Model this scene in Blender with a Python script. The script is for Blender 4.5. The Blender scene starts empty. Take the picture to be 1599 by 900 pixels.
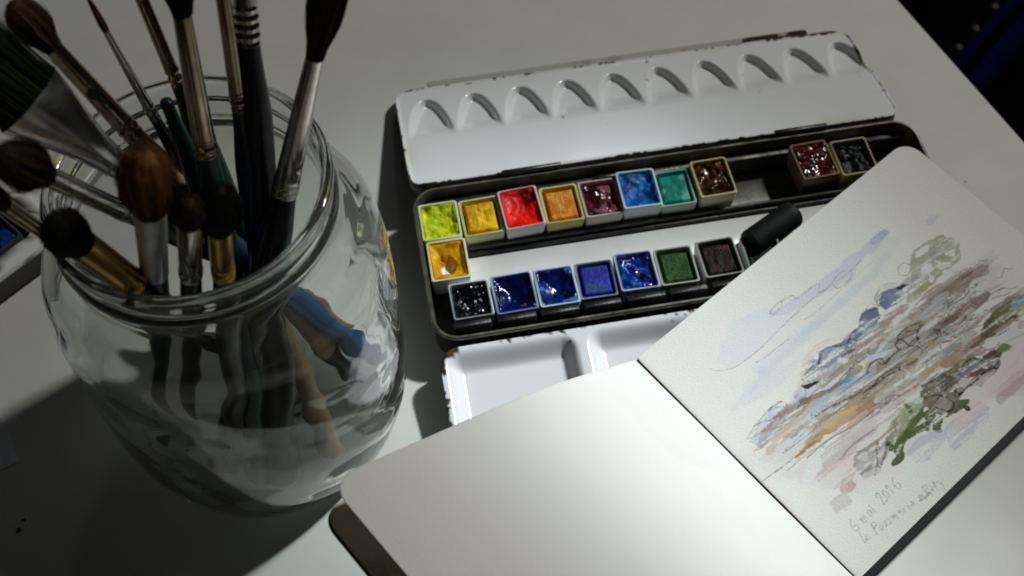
import bpy, math, random
import numpy as np
from mathutils import Vector, Matrix
random.seed(7); rng = np.random.default_rng(7)
S = 0.01                                   # everything below is written in centimetres
C = bpy.context.scene.collection
SC = bpy.context.scene
R = math.radians
DATA = {'CAM': {'f': 1876.9007661305602, 'loc': [0.0, 0.0, 39.9587391009246], 'R': [0.9998631867891338, -0.013968597261866052, -0.008859232157111697], 'U': [0.01654109137505182, 0.8443630384805613, 0.5355160609580226], 'F': [0.0, 0.5355893366548761, -0.8444785743058197]}, 'BOX': [-3.9478874008132117, 28.91163710045904, 9.313634062162736], 'PAGE': {'A': [4.4025240209279675, 20.733376849138494, 2.450000000000003], 'e1': [0.7615330832030084, 0.6481260395843694, 0.0], 'e2': [0.6462214917765056, -0.7592952836460577, -0.07660584702880563], 'W': 15.029877732483166, 'H': 10.443067089894397}, 'STROKES': [['poly', [[-0.09, 4.98], [1.56, 4.84], [4.04, 4.81], [6.56, 4.84], [8.95, 5.47], [13.16, 6.16], [13.49, 6.92], [10.35, 9.35], [7.55, 9.05], [5.03, 8.7], [2.71, 8.16], [1.36, 7.22], [0.52, 6.31]], [172, 163, 155], 0.3, 0.0, 0.404, 0],
['poly', [[0.8, 6.55], [2.98, 6.56], [5.72, 6.76], [7.92, 7.31], [10.66, 7.59], [11.79, 8.2], [10.17, 9.42], [7.62, 9.0], [4.49, 8.76], [2.36, 8.46], [1.53, 7.56]], [168, 156, 152], 0.35, 0.0, 0.269, 0],
['poly', [[0.64, 5.5], [2.31, 5.47], [4.86, 5.5], [7.39, 5.76], [9.7, 5.87], [11.52, 6.23], [11.21, 6.67], [8.16, 6.62], [4.89, 6.28], [1.94, 6.3], [0.81, 5.95]], [158, 152, 142], 0.4, 0.0, 0.189, 0],
['poly', [[3.36, 4.57], [4.54, 4.3], [6.32, 4.51], [7.97, 4.57], [9.39, 4.86], [11.05, 4.99], [12.86, 5.34], [13.19, 5.96], [12.33, 6.63], [10.06, 6.76], [7.29, 6.61], [5.28, 6.38], [3.25, 4.67]], [160, 152, 144], 0.32, 0.0, 0.296, 0],
['poly', [[2.04, 1.99], [3.46, 1.24], [4.94, 1.6], [5.67, 2.26], [5.87, 2.59], [4.37, 2.54], [3.01, 2.49], [2.19, 2.24]], [166, 174, 188], 0.42, 0.0, 0.121, 0],
['poly', [[5.05, 1.91], [7.38, 2.16], [9.03, 2.15], [10.12, 2.23], [10.59, 2.14], [11.12, 2.16], [11.1, 2.33], [10.56, 2.48], [9.36, 2.48], [8.41, 2.79], [7.05, 2.45], [5.46, 2.25]], [158, 158, 174], 0.6, 0.0, 0.054, 0],
['poly', [[10.25, 2.22], [10.86, 2.07], [11.16, 2.18], [11.1, 2.33], [10.69, 2.47], [10.26, 2.37]], [140, 143, 165], 0.7, 0.0, 0.027, 0],
['poly', [[2.47, 3.4], [3.28, 3.24], [4.94, 3.13], [6.27, 3.15], [8.71, 3.04], [10.0, 2.95], [10.45, 3.03], [9.2, 3.33], [7.0, 3.31], [4.75, 3.41], [3.39, 3.44], [2.29, 3.57]], [150, 163, 170], 0.38, 0.0, 0.148, 0],
['poly', [[2.88, 3.01], [4.95, 2.92], [7.19, 3.14], [7.68, 3.32], [5.41, 3.31], [3.57, 3.28]], [150, 166, 178], 0.3, 0.0, 0.162, 0],
['poly', [[12.71, 2.94], [13.03, 2.84], [13.11, 3.03], [12.86, 3.18], [12.63, 3.11]], [160, 163, 170], 0.6, 0.0, 0.04, 0],
['poly', [[10.78, 2.19], [11.25, 2.93], [10.52, 2.92], [9.43, 2.83]], [165, 166, 170], 0.25, 0.0, 0.108, 0],
['poly', [[10.71, 3.78], [11.18, 3.59], [11.91, 3.6], [12.5, 3.73], [12.85, 4.05], [12.88, 4.4], [12.3, 4.87], [11.78, 4.81], [11.2, 4.77], [10.35, 4.87], [9.71, 4.9], [9.3, 4.79], [9.8, 4.53], [10.33, 4.39], [10.43, 4.01]], [140, 142, 112], 0.8, 0.009, 0.02, 0],
['poly', [[11.67, 3.99], [12.22, 3.85], [12.65, 4.21], [12.52, 4.46], [11.76, 4.42], [11.39, 4.23]], [122, 128, 112], 0.45, 0.0, 0.067, 0],
['poly', [[9.59, 4.8], [10.31, 4.61], [11.21, 4.67], [11.47, 4.76], [10.41, 4.92]], [130, 130, 75], 0.45, 0.0, 0.04, 0],
['poly', [[11.07, 3.73], [11.51, 3.72], [11.81, 3.76], [11.63, 3.84], [11.23, 3.8]], [188, 186, 178], 0.9, 0.0, 0.013, 0],
['poly', [[10.88, 4.22], [11.27, 4.07], [11.21, 4.45], [10.86, 4.35]], [188, 186, 178], 0.9, 0.0, 0.013, 0],
['poly', [[11.55, 4.34], [11.62, 4.54], [11.75, 4.71], [11.48, 4.65]], [188, 186, 178], 0.9, 0.0, 0.013, 0],
['poly', [[12.1, 4.25], [12.22, 4.45], [12.52, 4.46], [12.3, 4.57], [12.06, 4.43]], [188, 186, 178], 0.9, 0.0, 0.013, 0],
['poly', [[10.88, 4.62], [10.93, 4.72], [10.72, 4.77]], [188, 186, 178], 0.9, 0.0, 0.013, 0],
['poly', [[8.52, 3.91], [8.97, 3.72], [9.44, 3.83], [9.45, 4.12], [8.76, 4.11], [8.44, 4.18]], [150, 145, 142], 0.6, 0.0, 0.027, 0],
['poly', [[9.51, 4.17], [10.03, 4.14], [10.44, 4.25], [10.13, 4.46], [9.66, 4.35]], [128, 124, 118], 0.6, 0.0, 0.027, 0],
['poly', [[7.25, 4.24], [7.62, 4.06], [8.2, 4.18], [8.03, 4.49], [7.74, 4.65], [7.34, 4.51]], [72, 86, 118], 0.9, 0.009, 0.016, 0],
['poly', [[8.54, 4.21], [8.95, 4.04], [9.51, 4.17], [9.94, 4.43], [9.61, 4.59], [8.96, 4.53], [8.48, 4.44]], [82, 95, 128], 0.88, 0.009, 0.016, 0],
['poly', [[6.81, 4.48], [7.36, 4.5], [8.02, 4.73], [7.7, 4.95], [6.78, 4.89], [6.07, 4.73], [6.26, 4.46]], [112, 132, 130], 0.75, 0.0, 0.027, 0],
['poly', [[5.66, 4.49], [6.51, 4.34], [7.08, 4.44], [6.68, 4.59], [6.01, 4.68]], [82, 96, 120], 0.8, 0.009, 0.02, 0],
['poly', [[4.8, 4.41], [5.23, 4.13], [5.92, 4.26], [6.35, 4.53], [6.08, 4.61], [5.34, 4.57], [4.89, 4.57]], [98, 104, 134], 0.8, 0.009, 0.02, 0],
['poly', [[4.18, 4.42], [4.66, 4.19], [4.89, 4.38], [5.44, 4.68], [5.52, 4.91], [4.87, 4.89], [4.1, 4.88], [3.88, 4.69]], [118, 124, 126], 0.65, 0.0, 0.04, 0],
['poly', [[3.25, 4.57], [3.77, 4.6], [4.28, 4.92], [4.32, 5.27], [3.81, 5.14], [3.19, 4.62]], [150, 146, 160], 0.5, 0.0, 0.054, 0],
['line', [[3.3, 4.62], [4.18, 4.32], [4.85, 3.92], [5.68, 3.97], [6.5, 4.25], [6.66, 4.41]], [182, 148, 142], 0.55, 0.126, 0.04, 0],
['line', [[7.87, 4.76], [8.64, 4.8], [9.21, 4.92]], [140, 108, 96], 0.7, 0.198, 0.027, 0],
['line', [[8.95, 5.33], [10.13, 5.25], [11.25, 5.33], [12.26, 5.42]], [134, 108, 96], 0.72, 0.305, 0.027, 0],
['line', [[9.12, 5.58], [10.36, 5.55], [11.25, 5.62], [12.08, 5.5]], [122, 94, 84], 0.75, 0.323, 0.027, 0],
['line', [[12.01, 5.56], [12.52, 5.7], [12.83, 5.75]], [100, 66, 60], 0.85, 0.234, 0.02, 0],
['line', [[9.34, 6.27], [10.04, 6.3], [10.98, 6.42], [11.91, 6.51]], [118, 92, 82], 0.78, 0.305, 0.027, 0],
['line', [[9.09, 6.28], [9.87, 6.43], [10.53, 6.49]], [98, 76, 62], 0.7, 0.269, 0.02, 0],
['poly', [[11.9, 5.7], [12.86, 5.34], [13.65, 5.52], [13.22, 5.75], [12.14, 5.9]], [160, 152, 148], 0.45, 0.0, 0.094, 0],
['poly', [[12.38, 6.1], [13.22, 5.75], [13.24, 6.12], [12.56, 6.25]], [166, 164, 166], 0.35, 0.0, 0.108, 0],
['line', [[5.83, 4.74], [6.57, 4.88], [7.57, 5.01], [8.13, 4.93]], [142, 120, 108], 0.6, 0.234, 0.034, 0],
['line', [[4.22, 4.98], [5.45, 5.06], [7.0, 5.29], [8.3, 5.28]], [160, 128, 110], 0.5, 0.108, 0.027, 0],
['line', [[3.86, 5.09], [5.26, 5.43], [6.56, 5.57], [7.96, 5.66], [8.68, 5.55]], [138, 162, 174], 0.6, 0.395, 0.04, 0],
['line', [[8.59, 5.53], [9.72, 5.58], [10.74, 5.54]], [160, 172, 176], 0.4, 0.234, 0.04, 0],
['poly', [[4.61, 5.41], [5.17, 5.41], [5.49, 5.57], [5.01, 5.64]], [96, 150, 184], 0.65, 0.0, 0.054, 0],
['line', [[3.7, 5.05], [4.68, 5.15], [5.43, 5.28], [6.15, 5.44]], [196, 172, 112], 0.8, 0.081, 0.02, 0],
['line', [[4.91, 6.02], [6.29, 6.09], [7.67, 6.29], [9.09, 6.39], [9.49, 6.45]], [128, 112, 92], 0.68, 0.467, 0.034, 0],
['line', [[7.77, 5.72], [8.46, 5.64], [8.82, 5.73], [8.56, 5.94], [7.88, 5.92]], [140, 130, 112], 0.6, 0.305, 0.027, 0],
['line', [[5.19, 6.26], [6.63, 6.48], [8.43, 6.82], [10.63, 6.79]], [150, 146, 138], 0.5, 0.539, 0.054, 0],
['line', [[5.84, 6.85], [7.33, 6.96], [8.78, 7.11], [10.21, 7.22]], [126, 124, 98], 0.5, 0.305, 0.04, 0],
['line', [[7.22, 7.61], [9.12, 7.5], [11.06, 7.6]], [166, 160, 154], 0.4, 0.359, 0.054, 0],
['line', [[8.33, 7.38], [9.19, 7.45], [10.31, 7.47]], [142, 104, 90], 0.75, 0.251, 0.027, 0],
['poly', [[10.35, 7.39], [10.96, 7.18], [11.75, 7.17], [12.2, 7.3], [12.68, 7.7], [12.09, 7.79], [10.67, 7.71], [10.31, 7.61]], [78, 78, 34], 0.92, 0.009, 0.02, 0],
['poly', [[11.36, 7.18], [12.13, 7.26], [12.17, 7.52], [11.32, 7.59]], [104, 104, 46], 0.5, 0.0, 0.054, 0],
['poly', [[12.01, 7.45], [12.59, 7.39], [13.03, 7.44], [13.0, 7.65], [12.29, 7.62]], [100, 152, 168], 0.7, 0.0, 0.027, 0],
['line', [[12.02, 7.73], [12.57, 7.68], [12.99, 7.75]], [140, 150, 70], 0.7, 0.144, 0.027, 0],
['poly', [[10.4, 7.92], [11.17, 7.8], [11.97, 8.13], [11.62, 8.4], [10.75, 8.22]], [164, 168, 164], 0.5, 0.0, 0.054, 0],
['poly', [[8.48, 7.92], [9.07, 7.83], [9.29, 8.13], [9.44, 8.46], [8.93, 8.41], [8.52, 8.17]], [88, 50, 46], 0.9, 0.009, 0.02, 0],
['poly', [[9.3, 7.65], [9.91, 7.73], [10.2, 8.08], [10.35, 8.43], [9.93, 8.29], [9.53, 7.85]], [140, 96, 90], 0.75, 0.0, 0.027, 0],
['line', [[9.73, 8.07], [10.15, 8.31], [10.36, 8.33]], [76, 52, 36], 0.85, 0.234, 0.02, 0],
['line', [[10.36, 8.24], [10.76, 8.49]], [96, 112, 44], 0.9, 0.198, 0.02, 0],
['poly', [[8.69, 7.57], [9.38, 7.77], [9.57, 8.1], [9.08, 8.01], [8.61, 7.72]], [108, 112, 62], 0.7, 0.0, 0.027, 0],
['poly', [[6.78, 7.6], [7.48, 7.4], [8.37, 7.63], [8.6, 7.92], [8.09, 8.13], [8.25, 8.47], [7.77, 8.48]], [112, 104, 80], 0.78, 0.0, 0.027, 0],
['poly', [[8.35, 8.03], [8.93, 8.41], [9.17, 8.5], [8.43, 8.52], [8.02, 8.38]], [150, 140, 122], 0.6, 0.0, 0.04, 0],
['poly', [[8.57, 9.15], [9.32, 8.95], [11.0, 8.86], [11.44, 9.01], [9.83, 10.21]], [176, 156, 150], 0.6, 0.0, 0.081, 0],
['poly', [[8.37, 8.57], [9.53, 8.6], [11.48, 8.5], [11.85, 8.7], [11.0, 8.86], [8.95, 8.95]], [182, 164, 158], 0.5, 0.0, 0.067, 0],
['poly', [[8.87, 9.2], [9.91, 9.23], [10.83, 9.37], [10.49, 9.72], [9.14, 9.63]], [158, 134, 128], 0.45, 0.0, 0.067, 0],
['poly', [[1.17, 3.57], [2.18, 3.24], [3.49, 3.37], [4.2, 3.75], [3.35, 4.01], [1.93, 3.78]], [156, 166, 174], 0.34, 0.0, 0.148, 0],
['poly', [[0.76, 4.79], [1.45, 4.54], [2.27, 4.49], [2.74, 4.68], [2.49, 5.0], [1.39, 5.01], [0.79, 5.06]], [148, 156, 172], 0.65, 0.0, 0.027, 0],
['poly', [[0.76, 5.04], [1.45, 4.85], [2.38, 4.8], [2.97, 4.66], [3.68, 4.83], [3.38, 5.01], [2.67, 5.04], [1.68, 5.04], [0.96, 5.16]], [122, 130, 156], 0.6, 0.009, 0.027, 0],
['poly', [[3.81, 4.51], [4.36, 4.32], [4.91, 4.45], [5.33, 4.69], [4.76, 4.99], [4.04, 5.02], [3.87, 4.67]], [138, 134, 134], 0.6, 0.0, 0.04, 0],
['poly', [[4.86, 4.19], [5.42, 4.61], [5.2, 4.8], [4.78, 4.67], [4.67, 4.36]], [100, 112, 142], 0.6, 0.0, 0.027, 0],
['line', [[1.01, 5.51], [1.67, 5.35], [2.78, 5.45], [3.43, 5.37], [4.93, 5.45], [6.33, 5.65]], [176, 148, 128], 0.65, 0.216, 0.034, 0],
['line', [[0.98, 5.43], [1.3, 5.44]], [180, 138, 116], 0.7, 0.162, 0.027, 0],
['poly', [[3.19, 5.38], [3.91, 5.24], [4.99, 5.39], [6.27, 5.7], [6.26, 5.91], [4.97, 5.81], [3.66, 5.66], [3.18, 5.58]], [126, 148, 156], 0.68, 0.0, 0.027, 0],
['poly', [[4.81, 5.35], [5.3, 5.33], [5.41, 5.53], [4.8, 5.56]], [84, 138, 174], 0.6, 0.0, 0.04, 0],
['line', [[3.24, 5.63], [4.49, 5.83], [5.88, 6.03], [6.86, 6.2]], [128, 112, 98], 0.6, 0.198, 0.027, 0],
['line', [[1.84, 5.7], [2.89, 5.65], [3.83, 5.81]], [160, 170, 172], 0.5, 0.269, 0.04, 0],
['poly', [[1.49, 6.22], [2.12, 6.14], [3.06, 6.0], [4.18, 6.1], [5.02, 6.17], [5.56, 6.3], [5.18, 6.53], [4.16, 6.51], [3.31, 6.47], [2.55, 6.35], [1.63, 6.29]], [168, 116, 40], 0.85, 0.009, 0.027, 0],
['poly', [[1.49, 6.22], [1.95, 6.2], [2.7, 6.22], [2.72, 6.39], [2.0, 6.35]], [136, 84, 20], 0.7, 0.0, 0.027, 0],
['poly', [[3.17, 6.1], [4.12, 6.16], [4.59, 6.34], [3.75, 6.48], [3.17, 6.3]], [186, 146, 72], 0.5, 0.0, 0.04, 0],
['line', [[4.66, 6.08], [5.69, 6.2], [6.85, 6.41], [7.66, 6.54]], [132, 104, 64], 0.7, 0.305, 0.034, 0],
['line', [[5.07, 6.32], [6.42, 6.37], [7.16, 6.45]], [120, 112, 84], 0.6, 0.234, 0.027, 0],
['poly', [[1.2, 6.88], [1.77, 6.66], [2.46, 6.63], [3.42, 6.57], [3.33, 6.7], [2.51, 6.78], [1.76, 7.05], [1.36, 7.22], [1.14, 7.03]], [172, 186, 202], 0.6, 0.009, 0.027, 0],
['poly', [[1.53, 7.21], [1.7, 7.11], [1.99, 7.15], [2.31, 6.76], [2.74, 6.77], [4.27, 6.81], [5.53, 6.92], [6.19, 7.16], [5.45, 7.38], [4.31, 7.37], [3.6, 7.39], [2.73, 7.37], [2.16, 7.29], [1.6, 7.3]], [160, 142, 140], 0.68, 0.009, 0.027, 0],
['poly', [[4.16, 6.72], [5.72, 6.76], [6.88, 6.98], [7.8, 7.21], [7.29, 7.33], [6.0, 7.21], [4.68, 7.05]], [150, 146, 148], 0.45, 0.0, 0.067, 0],
['poly', [[5.84, 6.86], [6.63, 6.99], [7.05, 7.23], [6.67, 7.35], [6.01, 7.11]], [172, 140, 128], 0.5, 0.0, 0.054, 0],
['poly', [[2.53, 7.4], [3.25, 7.5], [3.18, 7.75], [2.67, 7.62]], [186, 160, 152], 0.6, 0.0, 0.027, 0],
['poly', [[2.91, 7.72], [3.54, 7.54], [4.21, 7.65], [4.06, 7.88], [3.52, 8.04], [3.02, 8.28], [2.83, 8.16]], [122, 120, 116], 0.8, 0.009, 0.02, 0],
['poly', [[3.14, 8.37], [3.52, 8.24], [4.29, 7.87], [4.7, 7.91], [3.92, 8.28], [3.39, 8.44], [3.19, 8.44]], [134, 126, 124], 0.7, 0.0, 0.02, 0],
['poly', [[1.83, 8.01], [2.2, 7.83], [2.72, 7.77], [2.71, 7.96], [2.11, 8.25], [1.91, 8.18]], [166, 132, 122], 0.8, 0.009, 0.02, 0],
['poly', [[1.25, 8.16], [1.55, 8.07], [1.88, 8.21], [1.94, 8.4], [1.51, 8.53], [1.25, 8.38]], [168, 158, 152], 0.75, 0.009, 0.02, 0],
['poly', [[2.48, 8.36], [2.71, 8.16], [3.74, 8.43], [4.19, 8.91], [3.27, 8.83], [2.58, 8.65]], [186, 172, 170], 0.45, 0.0, 0.067, 0],
['poly', [[4.77, 7.71], [5.08, 7.55], [5.38, 7.59], [5.08, 7.81], [4.78, 7.89]], [70, 84, 26], 0.92, 0.009, 0.016, 0],
['poly', [[4.03, 8.57], [4.36, 8.34], [4.88, 8.06], [5.24, 8.05], [4.74, 8.46], [4.2, 8.77]], [70, 84, 26], 0.92, 0.009, 0.016, 0],
['poly', [[4.26, 8.05], [4.53, 7.87], [4.73, 7.93], [4.34, 8.22]], [70, 84, 26], 0.92, 0.009, 0.016, 0],
['poly', [[5.24, 7.95], [5.8, 7.58], [6.28, 7.67], [6.55, 7.84], [6.02, 8.08], [5.47, 8.14], [5.05, 8.2]], [70, 84, 26], 0.92, 0.009, 0.016, 0],
['poly', [[4.93, 8.3], [5.59, 8.24], [6.07, 8.33], [5.93, 8.53], [5.46, 8.34]], [70, 84, 26], 0.92, 0.009, 0.016, 0],
['poly', [[6.11, 8.68], [6.27, 8.5], [6.66, 8.52], [6.22, 8.83]], [70, 84, 26], 0.92, 0.009, 0.016, 0],
['poly', [[6.26, 8.07], [6.62, 8.16], [6.55, 8.42], [6.06, 8.43]], [70, 84, 26], 0.92, 0.009, 0.016, 0],
['poly', [[6.97, 8.56], [7.55, 8.57], [7.85, 8.75], [7.54, 8.78], [6.95, 8.67]], [70, 84, 26], 0.92, 0.009, 0.016, 0],
['poly', [[5.31, 7.69], [5.86, 7.52], [6.26, 7.59], [5.66, 7.88], [5.15, 7.97]], [98, 116, 44], 0.7, 0.0, 0.027, 0],
['poly', [[4.59, 7.71], [5.14, 7.55], [6.11, 7.52], [6.84, 7.6], [6.46, 7.81], [5.49, 7.84], [4.58, 8.11]], [150, 158, 128], 0.5, 0.0, 0.054, 0],
['poly', [[6.85, 7.5], [7.58, 7.68], [8.28, 7.61], [8.72, 7.65], [8.25, 7.92], [7.59, 8.55], [6.84, 8.66], [6.61, 8.37], [6.58, 7.91]], [98, 90, 68], 0.85, 0.009, 0.02, 0],
['poly', [[7.7, 7.78], [8.08, 7.77], [7.93, 8.08], [7.49, 8.14]], [74, 64, 50], 0.7, 0.0, 0.027, 0],
['poly', [[8.51, 7.91], [8.95, 7.95], [9.3, 8.36], [9.01, 8.39], [8.49, 8.12]], [104, 62, 58], 0.85, 0.0, 0.027, 0],
['poly', [[9.03, 7.79], [9.49, 8.02], [9.96, 8.52], [9.6, 8.61], [9.25, 8.2]], [128, 84, 76], 0.7, 0.0, 0.027, 0],
['poly', [[8.66, 8.47], [9.29, 8.46], [9.93, 8.55], [9.34, 8.61], [8.71, 8.63]], [140, 130, 112], 0.6, 0.0, 0.027, 0],
['poly', [[8.18, 8.07], [8.37, 8.07], [8.28, 8.21], [8.11, 8.21]], [120, 30, 45], 0.85, 0.0, 0.013, 0],
['poly', [[4.68, 8.61], [5.45, 8.54], [6.33, 8.97], [7.43, 9.06], [8.08, 9.12], [8.33, 9.28], [8.15, 9.4], [7.66, 9.25], [8.03, 9.58], [7.82, 9.7], [7.02, 9.66], [6.03, 9.6], [6.07, 9.38], [6.2, 9.18], [5.12, 9.19], [4.66, 9.0]], [146, 148, 162], 0.6, 0.009, 0.024, 0],
['poly', [[8.71, 9.39], [9.29, 9.23], [10.35, 9.35], [9.94, 9.66], [9.07, 9.69], [8.63, 9.64]], [160, 132, 124], 0.55, 0.0, 0.054, 0],
['poly', [[7.56, 8.95], [9.51, 8.97], [10.77, 9.04], [10.35, 9.35], [8.79, 9.24], [7.47, 9.31], [6.63, 9.12]], [186, 164, 156], 0.5, 0.0, 0.067, 0],
['line', [[1.72, 1.99], [1.83, 2.18], [2.29, 2.46], [2.92, 2.57], [4.01, 2.57], [5.45, 2.46], [7.05, 2.45], [8.55, 2.56], [9.36, 2.48]], [96, 92, 94], 0.6, 0.029, 0.011, 0.35],
['line', [[3.15, 2.87], [3.61, 2.94], [4.14, 2.95], [4.77, 2.99]], [96, 92, 94], 0.6, 0.027, 0.011, 0.35],
['line', [[4.99, 1.86], [5.21, 1.76], [5.73, 1.75], [5.48, 1.93], [5.0, 1.95], [4.93, 1.94]], [96, 92, 94], 0.55, 0.029, 0.011, 0.35],
['line', [[5.67, 1.75], [6.21, 1.87], [6.23, 2.06], [7.01, 2.08], [7.38, 2.16], [7.05, 2.4], [7.48, 2.48], [8.31, 2.36], [8.71, 2.58], [8.38, 2.77], [7.75, 2.75], [7.73, 2.57]], [96, 92, 94], 0.55, 0.029, 0.011, 0.35],
['line', [[5.68, 2.66], [5.92, 2.85], [7.02, 2.89], [8.47, 2.84], [9.43, 2.83], [9.94, 2.9]], [96, 92, 94], 0.4, 0.029, 0.011, 0.35],
['line', [[10.64, 3.84], [10.54, 3.62], [10.23, 3.62], [10.02, 3.85], [10.2, 4.05], [10.43, 4.01]], [96, 92, 94], 0.7, 0.029, 0.011, 0.35],
['line', [[8.52, 3.91], [9.07, 3.74], [9.42, 3.84], [9.61, 4.04]], [96, 92, 94], 0.5, 0.029, 0.011, 0.35],
['line', [[7.85, 4.03], [8.11, 3.96], [8.3, 4.09], [8.27, 4.27]], [96, 92, 94], 0.6, 0.029, 0.011, 0.35],
['line', [[0.76, 4.68], [1.51, 4.49], [2.48, 4.4], [2.77, 4.49]], [96, 92, 94], 0.6, 0.029, 0.011, 0.35],
['line', [[1.25, 4.63], [1.98, 4.46], [2.53, 4.56], [2.68, 4.73]], [96, 92, 94], 0.6, 0.029, 0.011, 0.35],
['line', [[-0.06, 6.06], [0.81, 6.15], [1.6, 6.21]], [96, 92, 94], 0.75, 0.036, 0.011, 0.35],
['line', [[1.35, 5.85], [2.36, 5.93], [3.41, 5.98], [4.48, 6.04]], [96, 92, 94], 0.75, 0.036, 0.011, 0.35],
['line', [[1.49, 5.81], [2.71, 5.81]], [96, 92, 94], 0.5, 0.027, 0.011, 0.35],
['line', [[9.55, 4.14], [9.6, 4.24], [9.77, 4.21]], [34, 28, 30], 0.8, 0.073, 0.012, 0.2],
['line', [[8.34, 4.21], [8.58, 3.96], [9.05, 3.96], [9.45, 4.17]], [34, 28, 30], 0.6, 0.032, 0.012, 0.2],
['line', [[7.25, 4.24], [7.6, 4.04], [7.94, 4.1], [8.24, 4.24], [8.56, 4.17]], [34, 28, 30], 0.6, 0.032, 0.012, 0.2],
['line', [[6.32, 4.51], [6.73, 4.3], [7.18, 4.35]], [34, 28, 30], 0.7, 0.04, 0.012, 0.2],
['line', [[4.86, 4.36], [5.25, 4.15], [5.61, 4.13], [6.02, 4.37], [6.26, 4.46], [6.69, 4.38]], [34, 28, 30], 0.8, 0.04, 0.012, 0.2],
['line', [[5.74, 4.72], [6.03, 4.75], [6.3, 4.82]], [34, 28, 30], 0.7, 0.057, 0.012, 0.2],
['line', [[3.7, 4.56], [3.93, 4.74], [4.25, 4.85]], [34, 28, 30], 0.9, 0.105, 0.012, 0.2],
['line', [[4.24, 4.47], [4.65, 4.39], [5.02, 4.65]], [34, 28, 30], 0.6, 0.032, 0.012, 0.2],
['line', [[5.96, 5.7], [6.32, 5.58], [6.77, 5.69], [6.72, 5.92], [7.03, 5.86], [7.67, 5.91], [7.87, 6.02], [8.19, 5.96], [8.49, 6.05]], [34, 28, 30], 0.8, 0.048, 0.012, 0.2],
['line', [[7.71, 5.67], [8.0, 5.48], [8.53, 5.48], [8.94, 5.63], [8.87, 5.77], [8.5, 5.9], [8.32, 6.19]], [34, 28, 30], 0.8, 0.048, 0.012, 0.2],
['line', [[7.52, 5.84], [7.65, 5.62], [7.96, 5.66], [7.96, 6.05], [8.43, 6.05]], [34, 28, 30], 0.8, 0.04, 0.012, 0.2],
['line', [[5.16, 6.19], [5.87, 6.16], [6.65, 6.18], [7.33, 6.48], [7.72, 6.54], [8.15, 6.47], [8.17, 6.22]], [34, 28, 30], 0.8, 0.048, 0.012, 0.2],
['line', [[8.15, 6.47], [9.02, 6.44], [9.16, 6.18], [9.34, 6.38], [9.56, 6.68], [10.52, 6.59]], [34, 28, 30], 0.8, 0.048, 0.012, 0.2],
['line', [[9.09, 6.39], [9.31, 6.3], [9.2, 6.48]], [34, 28, 30], 0.8, 0.048, 0.012, 0.2],
['line', [[4.37, 5.62], [5.19, 5.69], [6.01, 5.75]], [34, 28, 30], 0.6, 0.04, 0.012, 0.2],
['line', [[9.43, 6.78], [10.06, 6.76], [10.63, 6.79]], [34, 28, 30], 0.5, 0.04, 0.012, 0.2],
['line', [[9.05, 6.9], [10.18, 6.86], [10.83, 6.73]], [34, 28, 30], 0.45, 0.032, 0.012, 0.2],
['line', [[7.76, 6.79], [8.61, 6.86]], [34, 28, 30], 0.5, 0.032, 0.012, 0.2],
['line', [[8.48, 7.92], [9.04, 7.76], [9.4, 7.85], [9.65, 8.32], [10.04, 8.49], [9.74, 8.67], [9.54, 8.5]], [34, 28, 30], 0.8, 0.048, 0.012, 0.2],
['line', [[8.37, 8.47], [8.99, 8.46], [9.66, 8.49]], [34, 28, 30], 0.8, 0.048, 0.012, 0.2],
['line', [[7.79, 8.19], [7.83, 8.43], [8.2, 8.43], [8.44, 8.42]], [34, 28, 30], 0.9, 0.081, 0.012, 0.2],
['line', [[7.41, 7.45], [7.98, 7.56], [8.18, 7.78], [8.55, 7.77]], [34, 28, 30], 0.7, 0.04, 0.012, 0.2],
['line', [[7.57, 7.8], [8.07, 7.68], [8.17, 7.98]], [34, 28, 30], 0.6, 0.04, 0.012, 0.2],
['line', [[10.85, 7.86], [11.35, 7.95]], [34, 28, 30], 0.6, 0.048, 0.012, 0.2],
['line', [[7.96, 7.39], [7.0, 7.42]], [34, 28, 30], 0.6, 0.048, 0.012, 0.2],
['line', [[3.72, 4.54], [3.96, 4.69], [4.21, 4.87]], [34, 28, 30], 0.9, 0.097, 0.012, 0.2],
['line', [[3.93, 4.5], [4.0, 4.34], [4.49, 4.31], [4.86, 4.19]], [34, 28, 30], 0.6, 0.032, 0.012, 0.2],
['line', [[2.18, 4.42], [2.8, 4.52], [2.67, 4.84], [2.56, 4.84]], [34, 28, 30], 0.6, 0.032, 0.012, 0.2],
['line', [[2.38, 4.7], [2.26, 4.91]], [34, 28, 30], 0.6, 0.032, 0.012, 0.2],
['line', [[3.22, 5.5], [3.12, 5.64], [3.71, 5.71], [4.43, 5.89], [5.14, 6.06], [5.45, 6.0]], [34, 28, 30], 0.7, 0.048, 0.012, 0.2],
['line', [[4.98, 6.3], [5.5, 6.25], [6.12, 6.23], [6.97, 6.4]], [34, 28, 30], 0.85, 0.057, 0.012, 0.2],
['line', [[5.07, 6.32], [5.61, 6.46], [6.1, 6.44], [6.59, 6.52]], [34, 28, 30], 0.6, 0.04, 0.012, 0.2],
['line', [[4.88, 6.69], [5.27, 6.75], [5.6, 6.77]], [34, 28, 30], 0.6, 0.04, 0.012, 0.2],
['line', [[4.27, 7.65], [3.82, 7.98], [3.54, 8.36], [4.43, 7.99]], [34, 28, 30], 0.75, 0.04, 0.012, 0.2],
['line', [[3.19, 8.42], [3.52, 8.24]], [34, 28, 30], 0.5, 0.04, 0.012, 0.2],
['line', [[4.88, 8.06], [5.2, 7.6], [5.62, 7.53]], [34, 28, 30], 0.5, 0.032, 0.012, 0.2],
['line', [[6.71, 7.7], [7.14, 7.85], [7.36, 8.15], [7.4, 8.5], [7.03, 8.61], [6.8, 8.21]], [34, 28, 30], 0.8, 0.048, 0.012, 0.2],
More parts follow.
